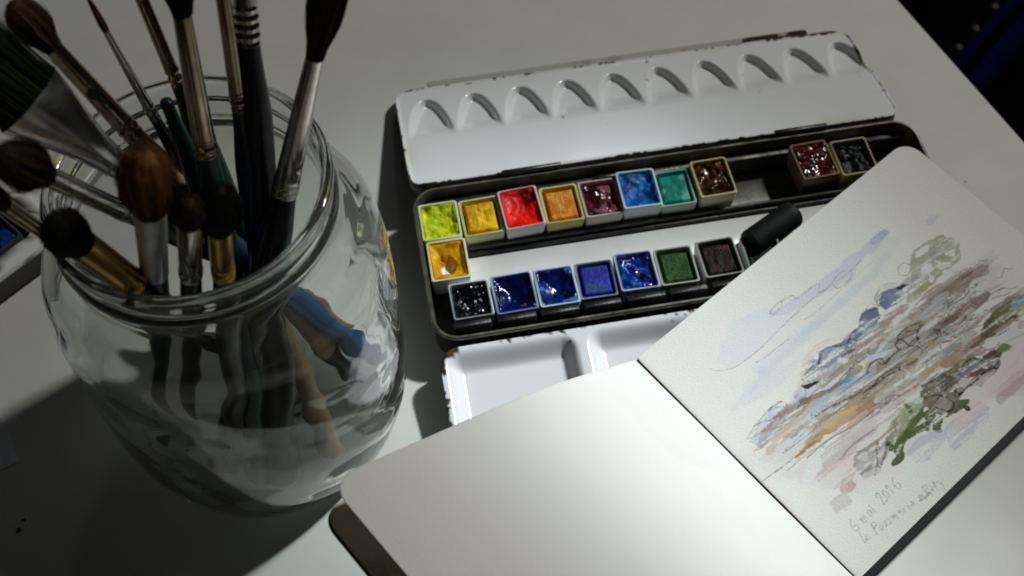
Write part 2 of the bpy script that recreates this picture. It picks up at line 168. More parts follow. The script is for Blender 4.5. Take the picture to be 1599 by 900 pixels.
['line', [[7.59, 7.58], [8.02, 7.62], [8.0, 8.03], [7.44, 7.99], [6.88, 8.06]], [34, 28, 30], 0.7, 0.04, 0.012, 0.2],
['line', [[7.8, 8.19], [7.88, 8.41], [8.22, 8.43]], [34, 28, 30], 0.9, 0.097, 0.012, 0.2],
['line', [[8.22, 8.43], [8.79, 8.37], [9.35, 8.51], [9.67, 8.56], [10.02, 8.52]], [34, 28, 30], 0.8, 0.048, 0.012, 0.2],
['line', [[8.52, 7.81], [9.15, 7.79], [9.57, 8.14], [9.67, 8.56]], [34, 28, 30], 0.75, 0.048, 0.012, 0.2],
['line', [[5.89, 8.18], [5.88, 8.48], [6.3, 8.42]], [34, 28, 30], 0.6, 0.04, 0.012, 0.2],
['line', [[6.05, 7.47], [5.98, 7.72]], [34, 28, 30], 0.6, 0.065, 0.012, 0.2],
['line', [[7.04, 7.34], [7.23, 7.38]], [34, 28, 30], 0.7, 0.057, 0.012, 0.2],
['line', [[7.59, 8.89], [7.61, 8.97]], [34, 28, 30], 0.8, 0.081, 0.012, 0.2],
['line', [[6.58, 5.63], [6.63, 5.89], [7.01, 5.88]], [34, 28, 30], 0.7, 0.048, 0.012, 0.2],
['line', [[1.34, 8.92], [1.2, 9.09], [1.15, 9.23], [1.23, 9.33], [1.36, 9.28], [1.34, 9.16], [1.17, 9.19]], [100, 98, 104], 0.52, 0.034, 0.013, 0.3],
['line', [[1.61, 9.12], [1.63, 9.32]], [100, 98, 104], 0.52, 0.034, 0.013, 0.3],
['line', [[1.62, 9.2], [1.69, 9.12], [1.72, 9.32]], [100, 98, 104], 0.52, 0.034, 0.013, 0.3],
['line', [[1.72, 9.2], [1.78, 9.12], [1.82, 9.32]], [100, 98, 104], 0.52, 0.034, 0.013, 0.3],
['line', [[2.12, 9.13], [2.02, 9.12], [1.95, 9.24], [2.01, 9.32], [2.11, 9.15], [2.13, 9.32]], [100, 98, 104], 0.52, 0.034, 0.013, 0.3],
['line', [[2.21, 9.11], [2.22, 9.31]], [100, 98, 104], 0.52, 0.034, 0.013, 0.3],
['line', [[2.21, 9.02], [2.22, 9.01]], [100, 98, 104], 0.52, 0.034, 0.013, 0.3],
['line', [[2.63, 9.0], [2.71, 8.9], [2.79, 8.98], [2.62, 9.31], [2.83, 9.29]], [100, 98, 104], 0.52, 0.034, 0.013, 0.3],
['line', [[2.99, 8.93], [2.88, 9.1], [2.93, 9.3], [3.04, 9.16], [2.99, 8.93]], [100, 98, 104], 0.52, 0.034, 0.013, 0.3],
['line', [[3.13, 9.01], [3.22, 8.91], [3.19, 9.3]], [100, 98, 104], 0.52, 0.034, 0.013, 0.3],
['line', [[3.58, 8.88], [3.43, 9.05], [3.38, 9.19], [3.46, 9.3], [3.59, 9.24], [3.57, 9.12], [3.4, 9.15]], [100, 98, 104], 0.52, 0.034, 0.013, 0.3],
['line', [[1.24, 9.4], [1.12, 9.75], [1.21, 9.74]], [100, 98, 104], 0.52, 0.034, 0.013, 0.3],
['line', [[1.4, 9.64], [1.32, 9.61], [1.25, 9.7], [1.29, 9.77], [1.39, 9.65], [1.38, 9.78]], [100, 98, 104], 0.52, 0.034, 0.013, 0.3],
['line', [[1.77, 9.47], [1.65, 9.85]], [100, 98, 104], 0.52, 0.034, 0.013, 0.3],
['line', [[1.73, 9.51], [1.87, 9.48], [1.9, 9.6], [1.72, 9.66]], [100, 98, 104], 0.52, 0.034, 0.013, 0.3],
['line', [[1.96, 9.69], [1.88, 9.76], [1.91, 9.85], [2.0, 9.78], [1.96, 9.69]], [100, 98, 104], 0.52, 0.034, 0.013, 0.3],
['line', [[2.21, 9.72], [2.11, 9.74], [2.18, 9.83], [2.07, 9.87]], [100, 98, 104], 0.52, 0.034, 0.013, 0.3],
['line', [[2.42, 9.75], [2.32, 9.77], [2.39, 9.86], [2.27, 9.89]], [100, 98, 104], 0.52, 0.034, 0.013, 0.3],
['line', [[2.5, 9.76], [2.48, 9.92]], [100, 98, 104], 0.52, 0.034, 0.013, 0.3],
['line', [[2.5, 9.82], [2.57, 9.76], [2.56, 9.93]], [100, 98, 104], 0.52, 0.034, 0.013, 0.3],
['line', [[2.58, 9.83], [2.64, 9.77], [2.64, 9.94]], [100, 98, 104], 0.52, 0.034, 0.013, 0.3],
['line', [[2.78, 9.87], [2.89, 9.87], [2.86, 9.79], [2.78, 9.87], [2.81, 9.96], [2.9, 9.94]], [100, 98, 104], 0.52, 0.034, 0.013, 0.3],
['line', [[3.0, 9.82], [2.98, 9.98]], [100, 98, 104], 0.52, 0.034, 0.013, 0.3],
['line', [[3.0, 9.88], [3.09, 9.83]], [100, 98, 104], 0.52, 0.034, 0.013, 0.3],
['line', [[3.21, 9.85], [3.2, 10.01]], [100, 98, 104], 0.52, 0.034, 0.013, 0.3],
['line', [[3.23, 9.77], [3.24, 9.76]], [100, 98, 104], 0.52, 0.034, 0.013, 0.3],
['line', [[3.32, 9.94], [3.44, 9.94], [3.4, 9.86], [3.32, 9.94], [3.35, 10.03], [3.44, 10.01]], [100, 98, 104], 0.52, 0.034, 0.013, 0.3],
['line', [[3.74, 9.91], [3.72, 10.08]], [100, 98, 104], 0.52, 0.034, 0.013, 0.3],
['line', [[3.74, 9.98], [3.81, 9.92], [3.8, 10.08]], [100, 98, 104], 0.52, 0.034, 0.013, 0.3],
['line', [[3.82, 9.99], [3.89, 9.93], [3.88, 10.09]], [100, 98, 104], 0.52, 0.034, 0.013, 0.3],
['line', [[4.12, 9.76], [4.01, 10.11]], [100, 98, 104], 0.52, 0.034, 0.013, 0.3],
['line', [[4.09, 9.8], [4.24, 9.77], [4.21, 9.9], [4.07, 9.93], [4.17, 10.13]], [100, 98, 104], 0.52, 0.034, 0.013, 0.3],
['line', [[4.32, 9.98], [4.3, 10.15]], [100, 98, 104], 0.52, 0.034, 0.013, 0.3],
['line', [[4.34, 9.91], [4.35, 9.9]], [100, 98, 104], 0.52, 0.034, 0.013, 0.3],
['line', [[4.53, 9.87], [4.44, 10.17]], [100, 98, 104], 0.52, 0.034, 0.013, 0.3],
['line', [[4.44, 9.96], [4.58, 9.96]], [100, 98, 104], 0.52, 0.034, 0.013, 0.3],
['line', [[4.66, 10.03], [4.69, 10.15]], [100, 98, 104], 0.52, 0.034, 0.013, 0.3],
['line', [[4.8, 10.04], [4.61, 10.34]], [100, 98, 104], 0.52, 0.034, 0.013, 0.3],
['line', [[3.64, 10.03], [4.03, 10.08], [4.71, 9.98]], [92, 90, 98], 0.7, 0.032, 0.013, 0.2]], 'BR': {'A': {'B': [-10.405, 17.962, 0.4], 'ax': [0.3018, 0.1642, 0.9391], 't': [13.7, 14.8, 18.5, 21.3]}, 'B': {'B': [-8.201, 17.062, 0.4], 'ax': [0.0792, 0.3133, 0.9463], 't': [17.3, 18.2, 21.2, 23.3]}, 'C': {'B': [-7.998, 17.548, 0.4], 'ax': [0.0448, 0.2667, 0.9627], 't': [15.3, 16.0, 19.6, 21.3]}, 'D': {'B': [-8.949, 17.197, 0.4], 'ax': [0.0494, 0.2377, 0.9701], 't': [14.5, 15.2, 18.8, 20.7]}, 'E': {'B': [-6.633, 18.395, 0.4], 'ax': [-0.1769, 0.3093, 0.9344], 't': [15.1, 15.6, 18.0, 19.4]}, 'F': {'B': [-7.623, 20.744, 0.4], 'ax': [-0.1559, 0.0881, 0.9838], 't': [14.2, 14.6, 17.4, 18.5]}, 'G': {'B': [-5.538, 20.92, 0.5], 'ax': [-0.3462, 0.0594, 0.9363], 't': [14.4, 14.9, 17.9, 19.5]}, 'H': {'B': [-4.86, 21.325, 1.7], 'ax': [-0.4139, -0.0674, 0.9078], 't': [13.8, 14.1, 17.2, 19.6]}, 'I': {'B': [-6.252, 23.318, 1.6], 'ax': [-0.2816, -0.3182, 0.9053], 't': [13.8, 14.1, 17.2, 19.3]}, 'J': {'B': [-7.782, 19.905, 0.5], 'ax': [-0.167, -0.2011, 0.9652], 't': [13.3, 13.7, 16.1, 18.1]}, 'K': {'B': [-12.306, 18.933, 1.6], 'ax': [0.2318, -0.1077, 0.9668], 't': [12.0, 12.3, 15.5, 18.9]}, 'L': {'B': [-11.618, 19.457, 0.5], 'ax': [0.2336, -0.1559, 0.9598], 't': [13.5, 14.0, 16.8, 18.9]}, 'M': {'B': [-9.868, 17.661, 0.5], 'ax': [0.172, -0.0221, 0.9848], 't': [13.1, 13.3, 15.3, 17.7]}, 'N': {'B': [-10.443, 21.486, 1.6], 'ax': [-0.1108, -0.2624, 0.9586], 't': [12.9, 13.3, 15.8, 17.4]}, 'O': {'B': [-8.108, 19.961, 0.4], 'ax': [-0.0731, 0.112, 0.991], 't': [13.2, 13.7, 15.2, 15.2]}}, 'LEAF': [[4.403, 20.733, 2.45], [3.283, 19.953, 3.3], [2.05, 18.588, 5.1], [-0.056, 16.435, 7.7], [-2.369, 14.504, 9.5], [-3.517, 13.558, 10.3], [-4.615, 12.684, 10.95]], 'LCOV': [[4.503, 20.783, 2.15], [-5.245, 12.246, 9.6]]}

# ------------------------------------------------------------------ camera, light, exposure
cd = DATA['CAM']
cam = bpy.data.cameras.new('camera'); co = bpy.data.objects.new('camera', cam); C.objects.link(co)
Fv = Vector(cd['F']); Rv = Vector(cd['R']); Uv = Vector(cd['U'])
co.matrix_world = Matrix(((Rv.x, Uv.x, -Fv.x, cd['loc'][0]*S), (Rv.y, Uv.y, -Fv.y, cd['loc'][1]*S), (Rv.z, Uv.z, -Fv.z, cd['loc'][2]*S), (0, 0, 0, 1)))
cam.sensor_width = 36; cam.lens = cd['f']*36/1600; cam.clip_start = .005; cam.clip_end = 30
cam.dof.use_dof = True; cam.dof.focus_distance = .39; cam.dof.aperture_fstop = cam.lens/3.0
SC.camera = co
w = bpy.data.worlds.new('World'); SC.world = w; w.use_nodes = True
w.node_tree.nodes['Background'].inputs[0].default_value = (.86, .86, .74, 1)
w.node_tree.nodes['Background'].inputs[1].default_value = .009
SC.view_settings.view_transform = 'Standard'; SC.view_settings.look = 'None'
SC.view_settings.exposure = 0; SC.view_settings.gamma = 1
SC.cycles.max_bounces = 14; SC.cycles.transmission_bounces = 12; SC.cycles.glossy_bounces = 6; SC.cycles.diffuse_bounces = 4
SC.cycles.caustics_refractive = True; SC.cycles.caustics_reflective = True
SC.cycles.blur_glossy = .6; SC.cycles.sample_clamp_indirect = 2.5

def lamp(name, kind, target, az, el, dist, **kw):
    l = bpy.data.lights.new(name, kind)
    for k, v in kw.items(): setattr(l, k, v)
    o = bpy.data.objects.new(name, l); C.objects.link(o)
    d = Vector((math.cos(R(az))*math.cos(R(el)), math.sin(R(az))*math.cos(R(el)), math.sin(R(el))))
    o.location = Vector(target)*S + d*dist
    o.rotation_euler = (-d).to_track_quat('-Z', 'Y').to_euler()
    return o
AZ, EL = 35.5, 45
lamp('window_light', 'AREA', (4, 24, 0), AZ, EL, 3.2, shape='DISK', size=.26, energy=45, color=(1.0, .995, .93))
lamp('sun_patch_light', 'SPOT', (1.6, 17.9, 0), AZ, EL, 2.2, energy=172, spot_size=R(10.2), spot_blend=.95, shadow_soft_size=.05, color=(.84, .95, 1.0)).scale = (1, .50, 1)   # cone flattened to a slit-like patch of sun: wider than it is high
lamp('far_window_light', 'AREA', (6, 28, 0), 87.5, 29, 1.6, shape='RECTANGLE', size=.19, size_y=.12, energy=.42, color=(.86, .93, 1.0))

# ------------------------------------------------------------------ helpers
def fbm(x, y, seed=0, oct=4, sc=1.0):
    x = np.asarray(x, float)*sc; y = np.asarray(y, float)*sc; out = 0; amp = 1; tot = 0
    for o in range(oct):
        r = np.random.default_rng(seed*31+o); T = r.random((64, 64))
        xi = np.floor(x).astype(int); yi = np.floor(y).astype(int); fx = x-xi; fy = y-yi
        fx = fx*fx*(3-2*fx); fy = fy*fy*(3-2*fy)
        a = T[xi % 64, yi % 64]; b = T[(xi+1) % 64, yi % 64]; c = T[xi % 64, (yi+1) % 64]; d = T[(xi+1) % 64, (yi+1) % 64]
        out = out+amp*((a*(1-fx)+b*fx)*(1-fy)+(c*(1-fx)+d*fx)*fy); tot += amp; amp *= .5; x = x*2.03+5.2; y = y*2.03+1.7
    return out/tot*2-1
def sst(a, b, x):
    t = np.clip((np.asarray(x, float)-a)/(b-a), 0, 1); return t*t*(3-2*t)
def lin(c): return tuple(((v/255+.055)/1.055)**2.4 if v > 10 else v/255/12.92 for v in c)

def mesh_obj(name, verts, faces, mats, parent=None, smooth=True, mi=None, col=None, sharp=None):
    me = bpy.data.meshes.new(name)
    V = np.asarray(verts, float)*S
    me.from_pydata(V.tolist() if len(V) < 40000 else [tuple(v) for v in V], [], faces)
    for m in (mats if isinstance(mats, (list, tuple)) else [mats]): me.materials.append(m)
    if smooth: me.polygons.foreach_set('use_smooth', [True]*len(me.polygons))
    if mi is not None: me.polygons.foreach_set('material_index', np.asarray(mi, dtype=np.int32))
    if col is not None:
        at = me.color_attributes.new('Col', 'FLOAT_COLOR', 'POINT')
        c4 = np.ones((len(V), 4), dtype=np.float32); c4[:, :3] = col; at.data.foreach_set('color', c4.ravel())
    if sharp is not None and smooth: me.set_sharp_from_angle(angle=R(sharp))
    me.update()
    o = bpy.data.objects.new(name, me); C.objects.link(o)
    if parent is not None: o.parent = parent
    return o
def tag(o, label=None, cat=None, group=None, kind=None):
    if label: o['label'] = label
    if cat: o['category'] = cat
    if group: o['group'] = group
    if kind: o['kind'] = kind
    return o
def empty(name, loc=(0, 0, 0), rz=0, label=None, cat=None, group=None):
    o = bpy.data.objects.new(name, None); C.objects.link(o); o.empty_display_size = .01
    o.location = Vector(loc)*S; o.rotation_euler = (0, 0, rz); return tag(o, label, cat, group)
def loops(L, closed=True, cap0=True, cap1=True):
    n = len(L[0]); V = [tuple(p) for l in L for p in l]; F = []
    for i in range(len(L)-1):
        for j in range(n if closed else n-1):
            k = (j+1) % n; F.append((i*n+j, i*n+k, (i+1)*n+k, (i+1)*n+j))
    if cap0: F.append(tuple(reversed(range(n))))
    if cap1: F.append(tuple((len(L)-1)*n+j for j in range(n)))
    return V, F
def rrect(x0, x1, y0, y1, r, z, n=6):
    P = []
    for cx, cy, a0 in ((x1-r, y1-r, 0), (x0+r, y1-r, 90), (x0+r, y0+r, 180), (x1-r, y0+r, 270)):
        for i in range(n+1):
            a = R(a0+90*i/n); P.append((cx+r*math.cos(a), cy+r*math.sin(a), z))
    return P
def bbox(name, x0, x1, y0, y1, z0, z1, mat, parent=None, r=.04, skew=None):
    """a box with softened corners and edges"""
    b = min(r, (x1-x0)*.45, (y1-y0)*.45, (z1-z0)*.45)
    L = [rrect(x0+b*.8, x1-b*.8, y0+b*.8, y1-b*.8, b, z0, 3), rrect(x0, x1, y0, y1, b, z0+b, 3), rrect(x0, x1, y0, y1, b, z1-b, 3), rrect(x0+b*.8, x1-b*.8, y0+b*.8, y1-b*.8, b, z1, 3)]
    V, F = loops(L)
    if skew: V = [skew(*v) for v in V]
    return mesh_obj(name, V, F, mat, parent, True, sharp=50)
def lathe(prof, n=48, frame=None, closed=False):
    """prof: list of (radius, height); frame: (origin, xdir, ydir, axis)"""
    L = []
    for r, z in prof:
        L.append([(r*math.cos(2*math.pi*i/n), r*math.sin(2*math.pi*i/n), z) for i in range(n)])
    if frame:
        O, X, Y, Z = [np.array(v, float) for v in frame]
        L = [[tuple(O+X*p[0]+Y*p[1]+Z*p[2]) for p in l] for l in L]
    return L
def hfield(u0, u1, v0, v1, rc, hf, du, mats, name, parent, skirt=.4, xf=None, wear=None, colf=None, inset=.03, corners='all', under=0):
    """rounded sheet metal plate: height hf(u,v), with a skirt folded down round its edge"""
    nu = max(2, int((u1-u0)/du)+1); nv = max(2, int((v1-v0)/du)+1)
    uu = np.linspace(u0, u1, nu)
    # denser columns inside the rounded corners
    if rc > 0:
        e = rc*(1-np.cos(np.linspace(0, math.pi/2, 14)))
        uu = np.concatenate([u0+e, np.linspace(u0+rc, u1-rc, nu)[1:-1], (u1-e)[::-1]]) if corners == 'all' else np.concatenate([np.linspace(u0, u1-rc, nu)[:-1], (u1-e)[::-1]])
        nu = len(uu)
    d = np.zeros(nu)
    if rc > 0:
        if corners == 'all':
            k = uu < u0+rc; d[k] = rc-np.sqrt(np.maximum(rc*rc-(u0+rc-uu[k])**2, 0))
        k = uu > u1-rc; d[k] = rc-np.sqrt(np.maximum(rc*rc-(uu[k]-u1+rc)**2, 0))
    t = np.linspace(0, 1, nv)
    U = np.repeat(uu[:, None], nv, 1); Vv = (v0+d)[:, None]*(1-t)+(v1-d)[:, None]*t
    Z = hf(U, Vv)
    P = np.stack([U, Vv, Z], -1).reshape(-1, 3)
    idx = np.arange(nu*nv).reshape(nu, nv)
    a = idx[:-1, :-1].ravel(); b = idx[1:, :-1].ravel(); c = idx[1:, 1:].ravel(); dd = idx[:-1, 1:].ravel()
    F = np.stack([a, b, c, dd], 1).tolist(); mi = [0]*len(F)
    col = None
    if colf is not None: col = colf(U, Vv).reshape(-1, 3)
    bd = list(idx[:, 0])+list(idx[-1, 1:])+list(idx[-2::-1, -1])+list(idx[0, -2:0:-1])
    base = len(P); Q = P[bd].copy()
    zz = Q.copy(); zz[:, 2] -= skirt
    ctr = np.array([(u0+u1)/2, (v0+v1)/2, 0])
    mid = Q.copy(); mid[:, 2] -= min(inset, skirt*.5); mid[:, :2] += (np.sign(mid[:, :2]-ctr[:2]))*inset*.6
    zz[:, :2] = mid[:, :2]
    inn = zz.copy(); inn[:, :2] -= np.sign(inn[:, :2]-ctr[:2])*.06
    P = np.concatenate([P, mid, zz, inn]); n = len(bd)
    for j in range(n):
        k = (j+1) % n
        F.append((bd[j], base+j, base+k, bd[k])); mi.append(0)
        F.append((base+j, base+n+j, base+n+k, base+k)); mi.append(1 if len(mats) > 1 else 0)
        F.append((base+n+j, base+2*n+j, base+2*n+k, base+n+k)); mi.append(1 if len(mats) > 1 else 0)
    F.append(tuple(base+2*n+j for j in range(n))[::-1]); mi.append(1 if len(mats) > 1 else 0)
    if col is not None: col = np.concatenate([col, col[bd], col[bd], col[bd]])
    if xf is not None: P = xf(P)
    return mesh_obj(name, P, F, mats, parent, True, mi, col, sharp=60)

# ------------------------------------------------------------------ materials
def mat(name, color=(.5, .5, .5), rough=.5, metal=0, var=0, vscale=200, bump=0, bscale=800, attr=False, coat=0, spec=None, trans=0, ior=None, rvar=0, sheen=0, sub=0, detail=4, attr_mul=False):
    m = bpy.data.materials.new(name); m.use_nodes = True; nt = m.node_tree; N = nt.nodes; L = nt.links
    p = N['Principled BSDF']; p.inputs['Base Color'].default_value = (*color, 1)
    p.inputs['Roughness'].default_value = rough; p.inputs['Metallic'].default_value = metal
    p.inputs['Coat Weight'].default_value = coat; p.inputs['Coat Roughness'].default_value = .08
    p.inputs['Transmission Weight'].default_value = trans
    if spec is not None: p.inputs['Specular IOR Level'].default_value = spec
    if ior: p.inputs['IOR'].default_value = ior
    if sheen: p.inputs['Sheen Weight'].default_value = sheen
    if sub: p.inputs['Subsurface Weight'].default_value = sub; p.inputs['Subsurface Radius'].default_value = (.002, .0015, .001)
    tc = N.new('ShaderNodeTexCoord')
    if var or attr or rvar:
        src = None
        if attr:
            a = N.new('ShaderNodeAttribute'); a.attribute_name = 'Col'; src = a.outputs['Color']
        if var:
            n = N.new('ShaderNodeTexNoise'); n.inputs['Scale'].default_value = vscale; n.inputs['Detail'].default_value = detail; n.inputs['Roughness'].default_value = .6
            L.new(tc.outputs['Object'], n.inputs['Vector'])
            mr = N.new('ShaderNodeMapRange'); mr.inputs[1].default_value = .3; mr.inputs[2].default_value = .7; mr.inputs[3].default_value = 1-var; mr.inputs[4].default_value = 1+var*.5
            L.new(n.outputs['Fac'], mr.inputs[0])
            mx = N.new('ShaderNodeVectorMath'); mx.operation = 'SCALE'
            if src: L.new(src, mx.inputs[0])
            else: mx.inputs[0].default_value = color
            L.new(mr.outputs[0], mx.inputs['Scale']); src = mx.outputs[0]
        if src: L.new(src, p.inputs['Base Color'])
        if rvar:
            n2 = N.new('ShaderNodeTexNoise'); n2.inputs['Scale'].default_value = vscale*.7; n2.inputs['Detail'].default_value = 5
            L.new(tc.outputs['Object'], n2.inputs['Vector'])
            m2 = N.new('ShaderNodeMapRange'); m2.inputs[1].default_value = .3; m2.inputs[2].default_value = .7; m2.inputs[3].default_value = max(.02, rough-rvar); m2.inputs[4].default_value = min(1, rough+rvar)
            L.new(n2.outputs['Fac'], m2.inputs[0]); L.new(m2.outputs[0], p.inputs['Roughness'])
    if bump:
        n = N.new('ShaderNodeTexNoise'); n.inputs['Scale'].default_value = bscale; n.inputs['Detail'].default_value = 5
        L.new(tc.outputs['Object'], n.inputs['Vector'])
        b = N.new('ShaderNodeBump'); b.inputs['Strength'].default_value = bump; b.inputs['Distance'].default_value = .0006
        L.new(n.outputs['Fac'], b.inputs['Height']); L.new(b.outputs[0], p.inputs['Normal'])
    return m
M_table = mat('white_laminate', (.60, .60, .565), .42, var=.05, vscale=35, bump=.12, bscale=2600, rvar=.06)
M_edge = mat('table_edge_band', (.20, .19, .17), .5)
M_floor = mat('dark_floor', (.0025, .0022, .002), .95, spec=0, var=.4, vscale=6)
M_enamel = mat('white_enamel', (.8, .8, .8), .24, attr=True, coat=.4, bump=.05, bscale=60)
M_black = mat('black_enamel', (.018, .016, .015), .34, var=.4, vscale=150, bump=.15, bscale=500)
M_tin = mat('tarnished_tin', (.085, .080, .068), .48, metal=.55, var=.65, vscale=130, bump=.4, bscale=500, rvar=.15)
M_tin_dark = mat('blackened_tin', (.035, .035, .032), .42, metal=.5, var=.6, vscale=220, bump=.35, bscale=700, rvar=.12)
M_tin_rim = mat('worn_tin_rim', (.30, .27, .22), .35, metal=.8, var=.6, vscale=160, rvar=.1)
M_plate = mat('channel_enamel', (.74, .73, .71), .3, attr=False, var=.06, vscale=60, coat=.2)
M_pan = mat('white_plastic_pan', (.78, .78, .74), .38, attr=True, sub=.05)
M_paper = mat('sketch_paper', (.8, .79, .75), .85, attr=True, bump=.32, bscale=1500, spec=.2)
M_paper_plain = mat('plain_paper', (.86, .855, .825), .85, var=.03, vscale=30, bump=.3, bscale=1500, spec=.2)
def translucent(m, fac, col):
    nt = m.node_tree; out = [n for n in nt.nodes if n.type == 'OUTPUT_MATERIAL'][0]; p = nt.nodes['Principled BSDF']
    t = nt.nodes.new('ShaderNodeBsdfTranslucent'); t.inputs[0].default_value = (*col, 1); mx = nt.nodes.new('ShaderNodeMixShader'); mx.inputs[0].default_value = fac
    nt.links.new(p.outputs[0], mx.inputs[1]); nt.links.new(t.outputs[0], mx.inputs[2]); nt.links.new(mx.outputs[0], out.inputs['Surface'])
translucent(M_paper_plain, .13, (.85, .70, .42))
M_paper_edge = mat('paper_edges', (.50, .42, .34), .9, var=.3, vscale=900)
M_lining = mat('endpaper_lining', (.74, .68, .54), .85, var=.08, vscale=60, bump=.25, bscale=900, spec=.2)
M_cover = mat('black_book_cloth', (.014, .014, .016), .6, bump=.5, bscale=1800, var=.3, vscale=500)
M_cap = mat('black_cap_plastic', (.006, .009, .008), .6, spec=.2, bump=.2, bscale=900)
M_nickel = mat('nickel_ferrule', (.50, .47, .43), .12, metal=1, var=.25, vscale=220, rvar=.08)
M_silver = mat('silver_flat_ferrule', (.80, .80, .80), .24, metal=1, var=.2, vscale=160, rvar=.1)
M_dull = mat('dull_aluminium_ferrule', (.62, .62, .62), .42, metal=.8, var=.2, vscale=300)
M_bronze = mat('bronze_ferrule', (.42, .33, .23), .17, metal=1, var=.35, vscale=200, rvar=.08)
M_brass = mat('brass_ferrule', (.55, .34, .09), .24, metal=1, var=.25, vscale=260)
M_smudge = mat('green_paint_smudge', (.03, .20, .05), .5, var=.4, vscale=500)
M_hair = mat('brush_hair', (.05, .03, .02), .6, attr=True, spec=.12)
M_speck = mat('dried_speck', (.02, .018, .018), .7)
M_bluecloth = mat('blue_upholstery', (.0012, .004, .026), .95, spec=0, var=.2, vscale=90, bump=.3)
M_stud = mat('dark_stud', (.02, .02, .024), .5)
M_white_sheet = mat('loose_paper', (.60, .62, .68), .8)
def handle_mat(name, c, r=.3): return mat(name, c, r, var=.15, vscale=120, spec=.35)
def paint_mat(name, rough, bump, bscale): return mat(name, (.5, .5, .5), rough, attr=True, spec=.5 if rough < .3 else .22, bump=bump, bscale=bscale, rvar=min(.18, rough*.5), vscale=380, var=.12)
M_pmatte = paint_mat('dry_watercolour', .62, .9, 900)
M_psemi = paint_mat('half_dry_watercolour', .46, .6, 500)
M_pgloss = paint_mat('wet_watercolour', .17, .35, 170)
# clear glass
M_glass = bpy.data.materials.new('clear_glass'); M_glass.use_nodes = True
nt = M_glass.node_tree; p = nt.nodes['Principled BSDF']
p.inputs['Base Color'].default_value = (.965, .985, .965, 1); p.inputs['Roughness'].default_value = .0
p.inputs['Transmission Weight'].default_value = 1; p.inputs['IOR'].default_value = 1.5
tc = nt.nodes.new('ShaderNodeTexCoord'); nz = nt.nodes.new('ShaderNodeTexNoise'); nz.inputs['Scale'].default_value = 38; nz.inputs['Detail'].default_value = 1.5
bp = nt.nodes.new('ShaderNodeBump'); bp.inputs['Strength'].default_value = .35; bp.inputs['Distance'].default_value = .0022
nt.links.new(tc.outputs['Object'], nz.inputs['Vector']); nt.links.new(nz.outputs['Fac'], bp.inputs['Height']); nt.links.new(bp.outputs[0], p.inputs['Normal'])

gt = M_glass.node_tree; go = [n for n in gt.nodes if n.type == 'OUTPUT_MATERIAL'][0]
fd = gt.nodes.new('ShaderNodeBsdfDiffuse'); fd.inputs[0].default_value = (.50, .53, .46, 1)
fn = gt.nodes.new('ShaderNodeTexNoise'); fn.inputs['Scale'].default_value = 45; fn.inputs['Detail'].default_value = 6; fn.inputs['Roughness'].default_value = .7; fn.inputs['Distortion'].default_value = .6
fr = gt.nodes.new('ShaderNodeMapRange'); fr.inputs[1].default_value = .35; fr.inputs[2].default_value = .75; fr.inputs[3].default_value = .012; fr.inputs[4].default_value = .075
fm_ = gt.nodes.new('ShaderNodeMixShader')
gt.links.new(tc.outputs['Object'], fn.inputs['Vector']); gt.links.new(fn.outputs['Fac'], fr.inputs[0]); gt.links.new(fr.outputs[0], fm_.inputs[0])
gt.links.new(p.outputs[0], fm_.inputs[1]); gt.links.new(fd.outputs[0], fm_.inputs[2]); gt.links.new(fm_.outputs[0], go.inputs['Surface'])

# ------------------------------------------------------------------ room: floor, table, chair
fv = [(-300, -200, -74), (300, -200, -74), (300, 400, -74), (-300, 400, -74)]
tag(mesh_obj('floor', fv, [(0, 1, 2, 3)], M_floor, smooth=False), kind='structure')
TD = math.atan2(-8.38, 3.72)
tb = empty('table', (18.13, 40.77, -74), TD, 'white laminate table under the paint box and the jar of brushes', 'table')
# local x runs along the right-hand edge (towards the viewer), local y to the right of it; the top lies at y<0
bbox('tabletop', -62, 98, -76, 0, 71.4, 74, M_table, tb, r=.12)
bbox('edge_band', -61.5, 97.5, -.02, .06, 71.5, 73.86, M_edge, tb, r=.02)
for lx in (-57, 92):
    for ly in (-71, -5): bbox('leg', lx-2.5, lx+2.5, ly-2.5, ly+2.5, 0, 71.3, M_table, tb, r=.3)
# chair beyond the table
e0 = np.array([34.14, 64.43]); e1c = np.array([39.17, 70.18]); cdir = (e1c-e0)/np.linalg.norm(e1c-e0)
ch = empty('chair', (e0[0]-cdir[0]*12, e0[1]-cdir[1]*12, -74), math.atan2(cdir[1], cdir[0]), 'dark blue upholstered chair with small steel studs beyond the table edge', 'chair')
bbox('seat', 0, 42, -3.4, 0, 39, 45, M_bluecloth, ch, r=1.2)
bbox('seat_base', -1, 43, -38, -3.6, 37, 41, M_floor, ch, r=1)
for k in (12.9, 15.5, 18.6, 21.6):
    V, F = loops(lathe([(.01, .34), (.22, .3), (.36, .14), (.4, 0)], 14), cap0=True, cap1=True)
    st = mesh_obj('stud', [(v[0]+k, v[1]-.15, v[2]+45) for v in V], F, M_stud, ch)
for lx in (1, 40):
    for ly in (-36, -3): bbox('leg', lx, lx+2.6, ly, ly+2.6, 0, 37, M_floor, ch, r=.3)

# ------------------------------------------------------------------ paint box
BX, BY, BA = DATA['BOX']; BA = R(BA)
box = empty('paint_box', (BX, BY, 0), BA, 'open black metal watercolour box with white enamel lid of ten wells', 'paint box')
def box_w(u, v, z): return (BX+u*math.cos(BA)-v*math.sin(BA), BY+u*math.sin(BA)+v*math.cos(BA), z)
LU, LV = 20.8, 7.0
